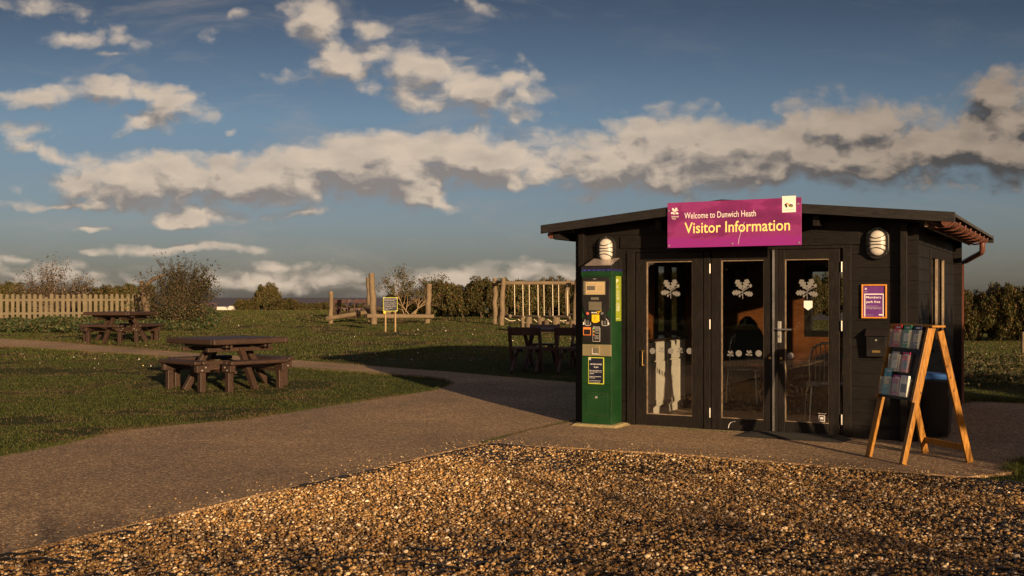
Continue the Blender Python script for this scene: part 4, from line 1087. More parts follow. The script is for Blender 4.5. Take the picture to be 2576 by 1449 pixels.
leaflet(.02, .185, .135, 'crimson', 'sand', 'crimson leaflet at the far left of the top row of the stand')
leaflet(.02, .185, .005, 'green', 'white', 'dark green leaflet in the middle of the top row of the stand')
leaflet(.02, .185, -.125, 'navy', 'grey', 'navy leaflet at the right of the top row beside the timber edge')
leaflet(.255, .16, .085, 'grey', 'white', 'grey and white leaflet left in the middle row of the stand')
leaflet(.255, .16, -.055, 'magenta', 'blue', 'bright crimson leaflet with round picture right in the middle row')
leaflet(.435, .185, .135, 'teal', 'sand', 'teal and sand leaflet at the left of the bottom row', up=.03)
leaflet(.455, .165, .01, 'purple', 'grey', 'purple pink leaflet in the middle of the bottom row')
leaflet(.455, .165, -.115, 'white', 'navy', 'thick white booklet at the right of the bottom row', .02)

# wheelie bin
bn = thing('bin', 'small black bin with a blue lid behind the leaflet stand', 'bin', (4.195, 10.60, .02), A0 + R(90))
m = MB(); m.hexa([(-.12, -.12, .03), (.12, -.12, .03), (.12, .12, .03), (-.12, .12, .03), (-.15, -.14, .575), (.15, -.14, .575), (.15, .14, .575), (-.15, .14, .575)]); m.build('body', M['black_plastic'], bn, .015)
m = MB(); m.hexa([(-.16, -.155, .576), (.16, -.155, .576), (.16, .155, .576), (-.16, .155, .576), (-.15, -.145, .625), (.15, -.145, .625), (.14, .14, .640), (-.14, .14, .640)]); m.build('lid', M['blue_lid'], bn, .012)
for x_ in (-.11, .11): MB().tube([(x_ - .018, .13, .035), (x_ + .018, .13, .035)], .034, 14).build('wheel', M['black_plastic'], bn)
MB().tube([(-.12, .16, .60), (.12, .16, .60)], .010, 8).build('handle', M['blue_lid'], bn)

# ------------------------------------------------------------------ square picnic tables
def picnic():
    t = thing('picnic_table', 'nearest square brown picnic table with four benches on the near lawn', 'picnic table', (-4.28, 16.15, float(tz(-4.28, 16.15)) - .01), R(48), 'square four sided picnic tables')
    h = .645; m = MB()
    n = 7
    for i in range(n):
        a = -h + .075 + i * (2 * h - .15) / n; b = a + (2 * h - .15) / n - .005
        m.box(a, b, -h + .075, h - .075, .715, .752)
    m.box(-h, h - .072, -h, -h + .070, .672, .756); m.box(-h + .072, h, h - .070, h, .672, .756)
    m.box(h - .070, h, -h, h - .072, .672, .756); m.box(-h, -h + .070, -h + .072, h, .672, .756)
    m.build('tabletop', M['bench'], t, .018, seg=3)
    m = MB()
    for s_ in (-1, 1):
        m.box(s_ * .33 - .055, s_ * .33 - .018, -.56, .56, .622, .710); m.box(s_ * .33 + .018, s_ * .33 + .055, -.56, .56, .622, .710)
        m.box(-.56, .56, s_ * .33 - .03, s_ * .33 + .03, .560, .621)
    m.build('top_frame', M['bench'], t, .006)
    m = MB()
    for s_ in (-1, 1):
        m.box(-.80, .80, s_ * .40, s_ * .40 + .040, .305, .383)
        m.box(s_ * .40, s_ * .40 + .04, -.80, .80, .262, .304)
    m.build('bench_frame', M['bench'], t, .006)
    for k in range(4):
        Rz = Matrix.Rotation(k * math.pi / 2, 4, 'Z')
        m = MB()
        m.box(.620, .735, -.50, .50, .388, .446); m.box(.748, .863, -.50, .50, .388, .446); m.xform(Rz)
        m.build('bench_seat', M['bench'], t, .020, seg=3)
        for s_ in (-1, 1):
            m = MB(); m.box(.665, .755, s_ * .435 - .043, s_ * .435 + .043, 0, .283); m.xform(Rz); m.build('leg', M['bench'], t, .008)
            m = MB(); m.box(.60, .82, s_ * .445 - .043, s_ * .445 + .043, .285, .384); m.xform(Rz); pl_ = m.build('end_block', M['bench'], t, .006)
            for q1, q2 in ((.68, .355), (.74, .315)):
                m = MB(); m.tube([(q1, s_ * .489, q2), (q1, s_ * .497, q2)], .012, 8); m.xform(Rz); m.build('bolt', M['galv'], pl_)
    for k in range(4):
        Rz = Matrix.Rotation(k * math.pi / 2, 4, 'Z')
        m = MB(); m.bar((.30, .0, .66), (.72, .0, .0), .080, .090, (0, 1, 0)); m.xform(Rz); m.build('slanted_leg', M['bench'], t, .008)
    return t
pt = picnic()
dup(pt, (-9.75, 26.8, float(tz(-9.75, 26.8)) - .01), R(76), 'farther square brown picnic table in front of the picket fence')

# ------------------------------------------------------------------ benches with X legs
def xset():
    t = thing('seated_table', 'dark stained table with backed seats on crossed legs beside the cabin', 'picnic bench', (.80, 19.05, float(tz(.8, 19.05))), R(-13), 'dark tables with backed seats')
    m = MB()
    for i in range(5): m.box(-.80, .80, -.37 + i * .15, -.23 + i * .15, .70, .735)
    m.build('tabletop', M['bench_grain'], t, .006)
    m = MB(); m.box(-.55, -.47, -.35, .35, .62, .699); m.box(.47, .55, -.35, .35, .62, .699); m.box(-.5, .5, -.03, .03, .33, .40); m.build('table_frame', M['bench_grain'], t, .004)
    for x_ in (-.51, .51):
        for s_ in (-1, 1):
            MB().bar((x_ + s_ * .02, s_ * .28, .66), (x_ + s_ * .02, -s_ * .50, .0), .045, .09, (1, 0, 0)).build('table_leg', M['bench_grain'], t, .004)
    # two backed seats on each long side
    for q_ in (-.40, .40):
        for k in (0, 1):
            Rz = Matrix.Translation((q_, 0, 0)) @ Matrix.Rotation(math.pi / 2 + k * math.pi, 4, 'Z'); off = .52; hw = .26
            m = MB()
            m.box(off, off + .31, -hw + .02, -.005, .40, .435); m.box(off, off + .31, .005, hw - .02, .40, .435); m.xform(Rz); m.build('seat', M['bench_grain'], t, .005)
            m = MB(); m.hexa([(off + .34, -hw - .02, .635), (off + .34, hw + .02, .635), (off + .365, hw + .02, .635), (off + .365, -hw - .02, .635), (off + .385, -hw - .02, .775), (off + .385, hw + .02, .775), (off + .41, hw + .02, .775), (off + .41, -hw - .02, .775)])
            m.xform(Rz); m.build('backrest', M['bench_grain'], t, .004)
            for s_ in (-1, 1):
                yy = s_ * (hw - .0)
                m = MB(); m.bar((off + .40, yy, .78), (off + .12, yy, .0), .045, .085, (0, 1, 0)); m.xform(Rz); m.build('back_upright', M['bench_grain'], t, .004)
                m = MB(); m.bar((off - .02, yy - s_ * .05, .39), (off + .42, yy - s_ * .05, .0), .040, .080, (0, 1, 0)); m.xform(Rz); m.build('crossed_leg', M['bench_grain'], t, .004)
                m = MB(); m.box(off - .16, off + .33, yy - .02 - s_ * .10, yy + .02 - s_ * .10, .33, .399); m.xform(Rz); m.build('seat_rail', M['bench_grain'], t, .004)
    return t
xs_ = xset()
gx, gy = P(872, 803); dup(xs_, (gx, gy + 1.5, float(tz(gx, gy + 1.5))), R(5), 'dark table with backed seats behind the short post of the log trail', scale=(1.0, 1.0, 1.0))
gx, gy = P(497, 789); dup(xs_, (gx, gy + 2, float(tz(gx, gy + 2))), R(3), 'dark table half hidden behind the feathery bush by the sea')

# ------------------------------------------------------------------ play logs
def logtube(mb_, p0, p1, r0, r1, wob=.02, seed=0, n=10, seg=7):
    rr = random.Random(seed); pts = []; rs = []
    p0, p1 = Vector(p0), Vector(p1)
    for i in range(seg):
        t = i / (seg - 1); w = wob * math.sin(math.pi * t)
        pts.append(p0.lerp(p1, t) + Vector((rr.uniform(-w, w), rr.uniform(-w, w), rr.uniform(-w, w) * .3))); rs.append((r0 + (r1 - r0) * t) * rr.uniform(.94, 1.06))
    mb_.tube(pts, rs, n)
def wp(px, py, Y): return ((px - CX) / F * Y, Y, CAMH + (HY - py) * Y / F)
YT = P(937, 816)[1]
bx0, by0 = P(937, 816)
tr = thing('log_trail', 'weathered log balance trail of upright posts and low beams behind the notice', 'climbing logs', (bx0, by0, float(tz(bx0, by0))))
Ol = Vector(tr.location)
def L_(px, py, Y): return Vector(wp(px, py, Y)) - Ol
def lpost(px0, py0, px1, py1, Y, r, seed, name='post'):
    m = MB(); a = L_(px0, py0, Y); a.z = min(a.z, float(tz(wp(px0, py0, Y)[0], Y)) - Ol.z) - .05; logtube(m, a, L_(px1, py1, Y), r, r * .92, .02, seed); return m.build(name, M['log'], tr)
lpost(941, 816, 935, 687, YT, .115, 1); lpost(931, 806, 927, 698, YT + 2.5, .10, 2); lpost(832, 812, 833, 733, YT + .6, .085, 3); lpost(1075, 811, 1080, 714, YT + 1, .105, 4)
m = MB(); logtube(m, L_(824, 801, YT + .4), L_(932, 784, YT + 2.4), .085, .085, .02, 5); m.build('beam', M['log'], tr)
m = MB(); logtube(m, L_(922, 795, YT - .15), L_(1090, 796, YT + .9), .085, .080, .02, 6); m.build('beam', M['log'], tr)
m = MB(); logtube(m, L_(918, 772, YT + 2.2), L_(978, 783, YT + .6), .10, .105, .01, 7); m.build('beam', M['log'], tr)

# play notice
ix, iy = P(982, 835)
nz = float(tz(ix, iy))
ns = thing('play_notice', 'black notice with yellow border on two pale timber posts', 'sign', (ix, iy, nz))
k_ = iy / F
for dx in (-13, 13): 
    m = MB(); m.tube([(dx * k_ * .95, .02, -.05), (dx * k_ * .95, .02, .98)], .027, 10); m.build('post', M['post_new'], ns)
z0 = (CAMH + (HY - 783) * k_) - nz; hw = 18 * k_; hh = 35 * k_
m = MB(); m.box(-hw, hw, -.012, -.009, z0, z0 + hh); m.build('board', M['lime'], ns, fixn=True)
m = MB(); m.box(-hw + .012, hw - .012, -.0135, -.0125, z0 + .012, z0 + hh - .012); m.build('notice_field', M['navy'], ns)
m = MB(); tx = [('Please follow these rules when', .93, 1), ('using the play equipment', .83, .86), ('This area is for children aged 3 - 8', .70, 1), ('Parents must stay with children and', .58, .92), ('watch out for wear or damage', .49, .90), ('Do not climb when wet or icy', .38, .95), ('Please use the equipment', .27, .7), ('responsibly', .19, .33)]
for s_, v_, w2 in tx: text(m, s_, -hw + .03, z0 + hh * v_ - .028, (2 * hw - .06) * w2, .017, -.0145, .006)
for a, b in ((-1, 0), (1, 0), (-1, 1), (1, 1)): m.disc(a * (hw - .03), z0 + .02 + b * (hh - .04), .009, -.0148)
m.build('lettering', M['white'], ns, fixn=False)
m = MB(); m.knob(-13 * k_ - .015, z0 - .035, .035, -.03, -.008); m.build('marker_disc', M['coin'], ns)

# hanging log bridge
sx0, sy0 = P(1262, 819)
sw = thing('hanging_log_bridge', 'timber frame with a row of logs hung on pale ropes', 'climbing frame', (sx0, sy0, float(tz(sx0, sy0))))
Ol = Vector(sw.location); YS = sy0; YB = sy0 + 1.1
def wpost(px0, py0, px1, py1, Y, r, seed):
    m = MB(); a = Vector(wp(px0, py0, Y)) - Ol; a.z = -.05; b = Vector(wp(px1, py1, Y)) - Ol; logtube(m, a, b, r, r * .95, .03, seed); m.build('post', M['log'], sw)
wpost(1246, 815, 1245, 700, YB, .09, 11); wpost(1262, 819, 1267, 700, YS, .09, 12); wpost(1427, 815, 1427, 703, YB, .085, 13); wpost(1446, 820, 1452, 703, YS, .09, 14)
m = MB(); logtube(m, Vector(wp(1240, 712, YB - .2)) - Ol, Vector(wp(1475, 712, YS + .6)) - Ol, .075, .07, .015, 15, seg=9); m.build('top_beam', M['log'], sw)
m = MB(); logtube(m, Vector(wp(1247, 709, YB + .05)) - Ol, Vector(wp(1268, 709, YS)) - Ol, .05, .05, 0, 16); m.build('tie', M['log'], sw)
for i, (xa, xb, yy) in enumerate(((1262, 1284, 794), (1288, 1318, 797), (1326, 1357, 797), (1368, 1396, 798), (1402, 1434, 798), (1431, 1462, 793))):
    m = MB(); logtube(m, Vector(wp(xa, yy - 1, YB - .3)) - Ol, Vector(wp(xb, yy + 1, YS + .1)) - Ol, .058, .058, 0, 20 + i, 10, 4); o = m.build('hung_log', M['log'], sw)
for i, px in enumerate((1295, 1316, 1332, 1354, 1369, 1391, 1406, 1428)):
    Yr = YB - .3 if i % 2 == 0 else YS + .2
    m = MB(); a = Vector(wp(px - 1, 716, (YB + YS) / 2)) - Ol; b = Vector(wp(px, 795, Yr)) - Ol
    m.tube([a.lerp(b, t / 24) for t in range(25)], [.011 + .005 * (t % 2) for t in range(25)], 6); m.build('rope', M['rope'], sw)
for (xa, ya, xb, yb2) in ((1270, 800, 1297, 806), (1303, 803, 1335, 812), (1343, 803, 1368, 814), (1378, 803, 1405, 812), (1407, 806, 1432, 801)):
    m = MB(); a = Vector(wp(xa, ya, YS + .3)) - Ol; b = Vector(wp(xb, yb2, YS + .3)) - Ol
    m.tube([a.lerp(b, t / 10) - Vector((0, 0, .05 * math.sin(math.pi * t / 10))) for t in range(11)], .012, 6); m.build('slack_rope', M['rope'], sw)
# stepping stumps
for i, (px, top, bot, wpx, lab) in enumerate(((1314, 799, 828, 10, 'narrow stump at the left end of the row'), (1330, 797, 831, 17, 'tall stump second from the left'), (1361, 799, 829, 19, 'broad stump in the middle of the row'),
                                             (1375, 806, 830, 13, 'short grey stump in front of the broad one'), (1399, 798, 829, 20, 'widest pale stump right of the middle'), (1443, 806, 834, 22, 'low broad stump at the cabin end of the row'))):
    x_, y_ = P(px, bot + 6); r_ = wpx / 2 / F * y_; h_ = (bot + 6 - top) / F * y_
    m = MB(); logtube(m, (0, 0, -.03), (0, 0, h_), r_, r_ * .97, .004, 40 + i, 14, 4); o = m.build('stump', M['log'] if i != 3 else M['bark']); o.location = (x_, y_, float(tz(x_, y_))); tag(o, lab + ' of log steps', 'stump', 'log steps by the hanging bridge')

# ------------------------------------------------------------------ picket fence
fa = P(-70, 817); fb = P(372, 806)
fa = (-19.6, 37.8); fb = (-13.2, 39.6)
fn = thing('picket_fence', 'weathered picket fence with rounded tops along the left edge of the lawn', 'fence', (fa[0], fa[1], 0), math.atan2(fb[1] - fa[1], fb[0] - fa[0]))
FLn = math.hypot(fb[0] - fa[0], fb[1] - fa[1]); rr = random.Random(8)
n = int(FLn / .185)
for i in range(n + 1):
    x_ = i * .185; wx = fa[0] + x_ / FLn * (fb[0] - fa[0]); wy = fa[1] + x_ / FLn * (fb[1] - fa[1]); g = float(tz(wx, wy)) - .02
    w2 = .055 * rr.uniform(.9, 1.08); tp = g + 1.08 + rr.uniform(-.02, .02) - (.12 if i == 16 else 0); tl = rr.uniform(-.012, .012)
    m = MB(); m.prism([(-w2, g), (w2, g), (w2 + tl, tp - .05), (w2 * .6 + tl, tp - .012), (tl, tp), (-w2 * .6 + tl, tp - .012), (-w2 + tl, tp - .05)], -.035, -.012)
    m.v = [(a + x_, b, c) for a, b, c in m.v]; m.build('picket', M['picket'], fn)
for z_ in (.32, .80):
    m = MB(); g = float(tz(fa[0], fa[1])); g2 = float(tz(fb[0], fb[1])); m.hexa([(0, -.011, g + z_), (FLn, -.011, g2 + z_), (FLn, .03, g2 + z_), (0, .03, g + z_), (0, -.011, g + z_ + .08), (FLn, -.011, g2 + z_ + .08), (FLn, .03, g2 + z_ + .08), (0, .03, g + z_ + .08)])
    m.build('rail', M['picket'], fn)
for x_ in (.5, 2.4, 4.3, 6.2):
    g = float(tz(fa[0], fa[1])); MB().box(x_ - .045, x_ + .045, .031, .12, g - .1, g + 1.02).build('fence_post', M['picket'], fn)

# ------------------------------------------------------------------ vegetation
GOR = [(.060, .064, .020), (.094, .090, .028), (.032, .032, .013), (.125, .080, .034), (.17, .095, .045)]
def gorse(seed, wdt=1.5, hgt=1.7, dep=1.1, nl=34000, cols=GOR, w=(.34, .31, .10, .15, .10), leaf=.050):
    rng = np.random.default_rng(seed)
    K = 170
    th = rng.uniform(0, 2 * math.pi, K); u = rng.random(K) ** .5; r = .55 + .45 * rng.random(K)
    cx = np.cos(th) * wdt * r * np.sqrt(1 - (u * .75) ** 2); cy = np.sin(th) * dep * r * np.sqrt(1 - (u * .75) ** 2); cz = hgt * (.06 + .84 * u * rng.uniform(.62, 1.08, K))
    rad = rng.uniform(.14, .34, K)
    i = rng.integers(0, K, nl); d = rng.normal(size=(nl, 3)); d /= np.linalg.norm(d, axis=1)[:, None]
    rr_ = rad[i] * (.55 + .5 * rng.random(nl))
    c = np.stack([cx[i], cy[i], cz[i]], 1) + d * rr_[:, None] * np.array([1, 1, .85]); c[:, 2] = np.maximum(c[:, 2], .02)
    cb = pal(rng, nl, cols, list(w), .3) * rng.uniform(.75, 1.25, K)[i][:, None]
    V, Fc, C = leaves(c, leaf, rng, cb, 1.9, .3)
    return V, Fc, C, rng
def gorse_thing(seed, label, **kw):
    t = thing('gorse_bush', label, 'bush', (0, 0, 0), 0, 'gorse bushes at the lawn edge')
    V, Fc, C, rng = gorse(seed, **kw); fast_mesh('crown', V, Fc, C, M['leaf'], parent=t)
    m = MB(); r2 = random.Random(seed); W2 = kw.get('wdt', 1.5); H2 = kw.get('hgt', 1.7)
    for k in range(9):
        a = r2.uniform(0, 6.28); e = Vector((math.cos(a) * W2 * .7, math.sin(a) * .6, H2 * r2.uniform(.4, .8))); m.tube([(0, 0, -.05), e * .4 + Vector((0, 0, .1)), e], [.05, .03, .012], 5)
    m.build('stem', M['bark'], t); return t
g1 = gorse_thing(101, ''); g2 = gorse_thing(102, '', wdt=1.3, hgt=1.9, dep=1.0); g3 = gorse_thing(103, '', wdt=1.7, hgt=1.5, dep=1.1); g4 = gorse_thing(104, '', wdt=1.1, hgt=1.6)
PRO = [(g1, 1.5, 1.7), (g2, 1.3, 1.9), (g3, 1.7, 1.5), (g4, 1.1, 1.6)]
used = set(); rb = random.Random(12)
def putbush(px, base, hw_px, top, label, pi=None, y=None):
    if y is None: x_, y_ = P(px, base)
    else: y_ = y; x_ = (px - CX) / F * y
    g = float(tz(x_, y_)); pi = rb.randrange(4) if pi is None else pi; pr, w0, h0 = PRO[pi]
    hh_ = (CAMH + (HY - top) * y_ / F - g); sx_ = hw_px / F * y_ / w0; sz_ = hh_ / h0
    rz = rb.choice([0, math.pi]) + rb.uniform(-.4, .4)
    if pi not in used:
        used.add(pi); pr.location = (x_, y_, g); pr.rotation_euler = (0, 0, rz); pr.scale = (sx_, 1.0, sz_); pr['label'] = label
    else: dup(pr, (x_, y_, g), rz, label, scale=(sx_, 1.0, sz_))
putbush(672, 789, 34, 714, 'tall lone gorse bush rising above the sea horizon', 1)
putbush(622, 789, 34, 752, 'low gorse bush nearest the gap to the sea', 0)
putbush(718, 790, 40, 752, 'low gorse bush just right of the tall lone one', 2)
putbush(775, 791, 38, 762, 'lowest gorse bush left of the dark table', 3)
putbush(838, 790, 34, 760, 'low gorse bush behind the short trail post')
putbush(905, 791, 36, 765, 'low gorse bush behind the dark table and tall posts')
putbush(1000, 795, 34, 742, 'gorse bush directly behind the black play notice')
putbush(1060, 796, 30, 748, 'gorse bush behind the right trail post')
putbush(1108, 797, 44, 706, 'dense gorse bush just right of the right trail post', 0)
putbush(1165, 798, 42, 716, 'brownish gorse bush second right of the trail post', 3)
putbush(1212, 799, 46, 699, 'tall gorse bush left of the rope frame', 1)
putbush(1275, 799, 50, 705, 'gorse bush behind the left end of the rope frame', 2)
putbush(1335, 799, 46, 708, 'gorse bush behind the middle ropes')
putbush(1385, 799, 44, 699, 'gorse bush behind the right ropes', 1)
putbush(1425, 799, 36, 712, 'gorse bush behind the right post of the rope frame')
for i, px in enumerate(range(1480, 2390, 62)):
    putbush(px, 800, 48, 700 - (i * 37) % 30, 'gorse bush in the hedge behind the cabin, number %d from the left' % (i + 1) if False else 'gorse bush in the hedge hidden behind the cabin')
for i, (px, tp, lab) in enumerate(((2405, 722, 'dark gorse bush touching the back corner of the cabin'), (2462, 733, 'dark gorse bush just right of the cabin corner'), (2515, 718, 'tall dark gorse bush in the middle of the right hedge'), (2562, 722, 'dark gorse bush at the right edge of the picture'), (2640, 716, 'dark gorse bush outside the right edge'))):
    putbush(px, 858, 44, tp, lab, i % 4)
for i, (px, tp, lab) in enumerate(((-60, 712, 'brown hedge bush left of the picture edge'), (12, 712, 'brown hedge bush behind the left end of the picket fence'), (80, 722, 'brown hedge bush behind the fence under the feathery shrub'), (150, 728, 'low brown hedge bush behind the fence'), (225, 722, 'brown hedge bush behind the middle of the fence'), (290, 722, 'brown hedge bush behind the right part of the fence'), (345, 716, 'brown hedge bush at the right end of the fence'))):
    putbush(px, 800, 48, tp, lab, None, 44.0)
# bare twisted stems among the gorse
def branches(mb_, start, dirn, length, r, depth, rg_, tips, spread=.5, grav=0.0, seg=5):
    p = Vector(start); d = Vector(dirn).normalized(); pts = [p.copy()]; rs = [r]
    for i in range(seg):
        d = (d + Vector((rg_.uniform(-1, 1), rg_.uniform(-1, 1), rg_.uniform(-1, 1))) * spread * .35 + Vector((0, 0, grav))).normalized()
        p = p + d * length / seg; pts.append(p.copy()); rs.append(r * (1 - .75 * (i + 1) / seg)); tips.append((p.copy(), d.copy(), depth))
        if depth > 0 and i > 0:
            for _ in range(2 if depth > 1 else 3):
                nd = (d + Vector((rg_.uniform(-1, 1), rg_.uniform(-1, 1), rg_.uniform(-.6, 1))) * spread * 1.6).normalized()
                branches(mb_, p, nd, length * rg_.uniform(.35, .6), rs[-1] * .6, depth - 1, rg_, tips, spread, grav, 4)
    mb_.tube(pts, rs, 5, False)
x_, y_ = P(1035, 797)
bs_ = thing('bare_shrub', 'bare twisted pale shrub with leaf clumps right of the play notice', 'shrub', (x_, y_ - .8, float(tz(x_, y_))))
m = MB(); tips = []; rg_ = random.Random(5)
for k in range(6): branches(m, (rg_.uniform(-.3, .3), rg_.uniform(-.2, .2), 0), (rg_.uniform(-.8, .8), rg_.uniform(-.4, .4), 1), rg_.uniform(.8, 1.5), .03, 2, rg_, tips, .7)
m.build('trunk', M['dry_bark'], bs_)
rng = np.random.default_rng(6); tp_ = np.array([t[0][:] for t in tips if t[0].z > .95]); 
i = rng.integers(0, len(tp_), 5000); c = tp_[i] + rng.normal(0, .06, (5000, 3)); V, Fc, C = leaves(c, .04, rng, pal(rng, 5000, GOR, [.3, .28, .17, .15, .10]), 1.8); fast_mesh('crown', V, Fc, C, M['leaf'], parent=bs_)

# feathery shrub behind the fence (seed heads on arching stems)
def feathery(px, Y, top, hw, seed, label, name, cols, n_st, seedheads, leafn, lean=0, leafs=.03, grav=-.02):
    x_ = (px - CX) / F * Y; g = float(tz(x_, Y)); H_ = CAMH + (HY - top) * Y / F - g; Wd = hw / F * Y
    t = thing(name, label, 'shrub', (x_, Y, g)); m = MB(); tips = []; rg_ = random.Random(seed)
    for k in range(n_st):
        a = rg_.uniform(-1, 1); dd = Vector((a * Wd * 1.15, rg_.uniform(-.6, .6) * Wd * .6, H_ * (1.02 - .45 * a * a) * rg_.uniform(.75, 1.05)))
        branches(m, (rg_.uniform(-.15, .15), rg_.uniform(-.1, .1), 0), dd, dd.length * .95, .020, 1, rg_, tips, .28, grav, 7)
    m.build('trunk', M['bark'], t)
    rng = np.random.default_rng(seed); tp_ = np.array([t2[0][:] for t2 in tips]); i = rng.integers(0, len(tp_), leafn)
    c = tp_[i] + rng.normal(0, .045, (leafn, 3)); col = pal(rng, leafn, cols, None, .35)
    V, Fc, C = leaves(c, leafs, rng, col, 2.6, .4)
    if seedheads:
        ends = [t2 for t2 in tips if t2[2] == 1 and t2[0].z > H_ * .55]; rg_.shuffle(ends); cc = []
        for (p, d, _) in ends[:seedheads]:
            dr = (d + Vector((0, 0, .25))).normalized(); L2 = rg_.uniform(.10, .22)
            for q in range(60): s_ = rg_.random(); cc.append(p + dr * L2 * s_ - Vector((0, 0, .25 * L2 * s_ * s_)) + Vector((rg_.gauss(0, .012), rg_.gauss(0, .012), rg_.gauss(0, .012))) * (1.4 - s_))
        cc = np.array([v[:] for v in cc]); V2, F2, C2 = leaves(cc, .022, rng, pal(rng, len(cc), [(.035, .022, .022), (.05, .03, .028)], None, .3), 1.3)
        V = np.concatenate([V, V2]); Fc = np.concatenate([Fc, F2 + len(V) - len(V2)]); C = np.concatenate([C, C2])
    fast_mesh('crown', V, Fc, C, M['leaf'], parent=t); return t, tips
feathery(138, 41.5, 690, 64, 31, 'wispy shrub with dark seed heads standing behind the picket fence', 'seeding_shrub', [(.07, .06, .035), (.05, .05, .025), (.22, .18, .14), (.10, .06, .05)], 26, 46, 6500, leafs=.032)
FE = [(.040, .042, .018), (.062, .058, .026), (.026, .027, .014), (.08, .052, .03)]
ft, tips = feathery(452, 37.0, 694, 56, 32, 'feathery dark green tamarisk bush at the end of the picket fence', 'feathery_bush', FE, 34, 0, 15000, leafs=.030, grav=-.035)
# its leaning sawn trunk and lower skirt of growth
m = MB(); Yt = 37.0; O3 = Vector(ft.location)
def q3(px, py, dy=0): return Vector(wp(px, py, Yt + dy)) - O3
m.tube([q3(372, 792), q3(362, 750), q3(358, 726), q3(356, 706)], [.12, .10, .085, .07], 9); m.tube([q3(362, 722), q3(385, 702), q3(412, 692), q3(440, 690)], [.075, .06, .045, .03], 8); m.tube([q3(415, 692), q3(400, 665), q3(388, 648)], [.015, .010, .005], 5)
m.tube([q3(455, 790), q3(446, 740), q3(450, 700), q3(452, 660)], [.07, .05, .03, .012], 7)
m.build('trunk', M['bark'], ft)
V, Fc, C, _r = gorse(201, .95, .75, .6, 6500, FE + [(.13, .09, .045)], (.3, .25, .2, .1, .15), .034); fast_mesh('crown', V, Fc, C, M['leaf'], parent=ft)
# low ivy and bramble cover
def cover(name, pts_px, n, hgt, label, seed, leaf=.06, cols=None):
    rng = np.random.default_rng(seed); poly = [P(a, b) for a, b in pts_px]; xs2 = [p[0] for p in poly]; ys2 = [p[1] for p in poly]
    x = rng.uniform(min(xs2), max(xs2), n); y = rng.uniform(min(ys2), max(ys2), n); k = inpoly(x, y, poly); x, y = x[k], y[k]
    hh_ = hgt * (.25 + .9 * vnoise(x, y, .7, seed)) * rng.random(len(x)) ** .5
    c = np.stack([x, y, tz(x, y) + hh_], 1); V, Fc, C = leaves(c, leaf, rng, pal(rng, len(x), cols or [(.034, .052, .016), (.024, .038, .013), (.06, .075, .026), (.085, .068, .028)], None, .3), 1.3, .6)
    tag(fast_mesh(name, V, Fc, C, M['leaf']), label, 'ground cover', kind='stuff')
cover('ivy', [(-80, 838), (190, 838), (345, 838), (350, 808), (-80, 812)], 60000, .28, 'dark ivy and weeds growing along the foot of the picket fence', 61)
cover('bramble', [(350, 828), (430, 836), (545, 830), (560, 806), (520, 793), (430, 796), (350, 812)], 60000, .30, 'bright green bramble patch below the feathery bush', 62)
cover('verge_weeds', [(2425, 975), (2600, 985), (2600, 905), (2500, 915), (2425, 900)], 26000, .22, 'low weedy hedge across the grass right of the cabin', 63, .034, [(.045, .052, .016), (.065, .060, .023), (.026, .032, .012), (.11, .08, .04)])
# short fence post, right
x_, y_ = P(2574, 905); m = MB(); logtube(m, (0, 0, -.05), (0, 0, .62), .05, .05, .01, 70); o = m.build('post', M['log']); o.location = (x_, y_, float(tz(x_, y_))); tag(o, 'short weathered post on the grass at the right edge of the picture', 'post')
# pale roofs below the cliff edge
for i, (px, w2, lab, hh_) in enumerate(((540, 7, 'small white rounded hut roof left of the long one beyond the lawn crest', 1.4), (563, 17, 'long white and pink hut roof beyond the lawn crest', 1.3), (590, 9, 'white hut roof beyond the crest beside the gorse', 1.6))):
    Y = 92.0; x_ = (px - CX) / F * Y; wv = w2 / F * Y
    m = MB(); zt_ = CAMH - (773 - HY) * Y / F; m.prism([(-wv, -2.6), (wv, -2.6), (wv, -.2), (wv * .6, 0), (-wv * .6, 0), (-wv, -.2)], -1, 1)
    o = m.build('beach_hut', M['diffuser']); o.location = (x_, Y, zt_ + [0, .05, .12][i]); tag(o, lab, 'hut')

# ------------------------------------------------------------------ off-camera tree shading the right side, and a hedge added to dim the foreground
def shade_tree(x_, y_, z0_, w_2, h_, n_, seed, label, dens=1.0, leaf=.14):
    t = thing('broad_tree', label, 'tree', (x_, y_, 0), 0, 'trees round the car park behind the photographer')
    rng = np.random.default_rng(seed); K = 60; c0 = rng.uniform(-1, 1, (K, 3)) * np.array([w_2, w_2 * .5, h_ / 2]) + np.array([0, 0, z0_ + h_ / 2])
    i = rng.integers(0, K, n_); c = c0[i] + rng.normal(0, .26, (n_, 3)); V, Fc, C = leaves(c, leaf, rng, pal(rng, n_, GOR, [.3, .28, .17, .15, .10]), 1.5)
    fast_mesh('crown', V, Fc, C, M['leaf'], parent=t)
    m = MB(); m.tube([(0, 0, -.1), (.05, 0, z0_), (0, .1, z0_ + h_ * .6)], [.16, .12, .04], 9); m.build('trunk', M['bark'], t); return t
shade_tree(10.2, 3.2, .55, 2.8, 2.15, 30000, 301, 'leafy tree right of the car park outside the picture')
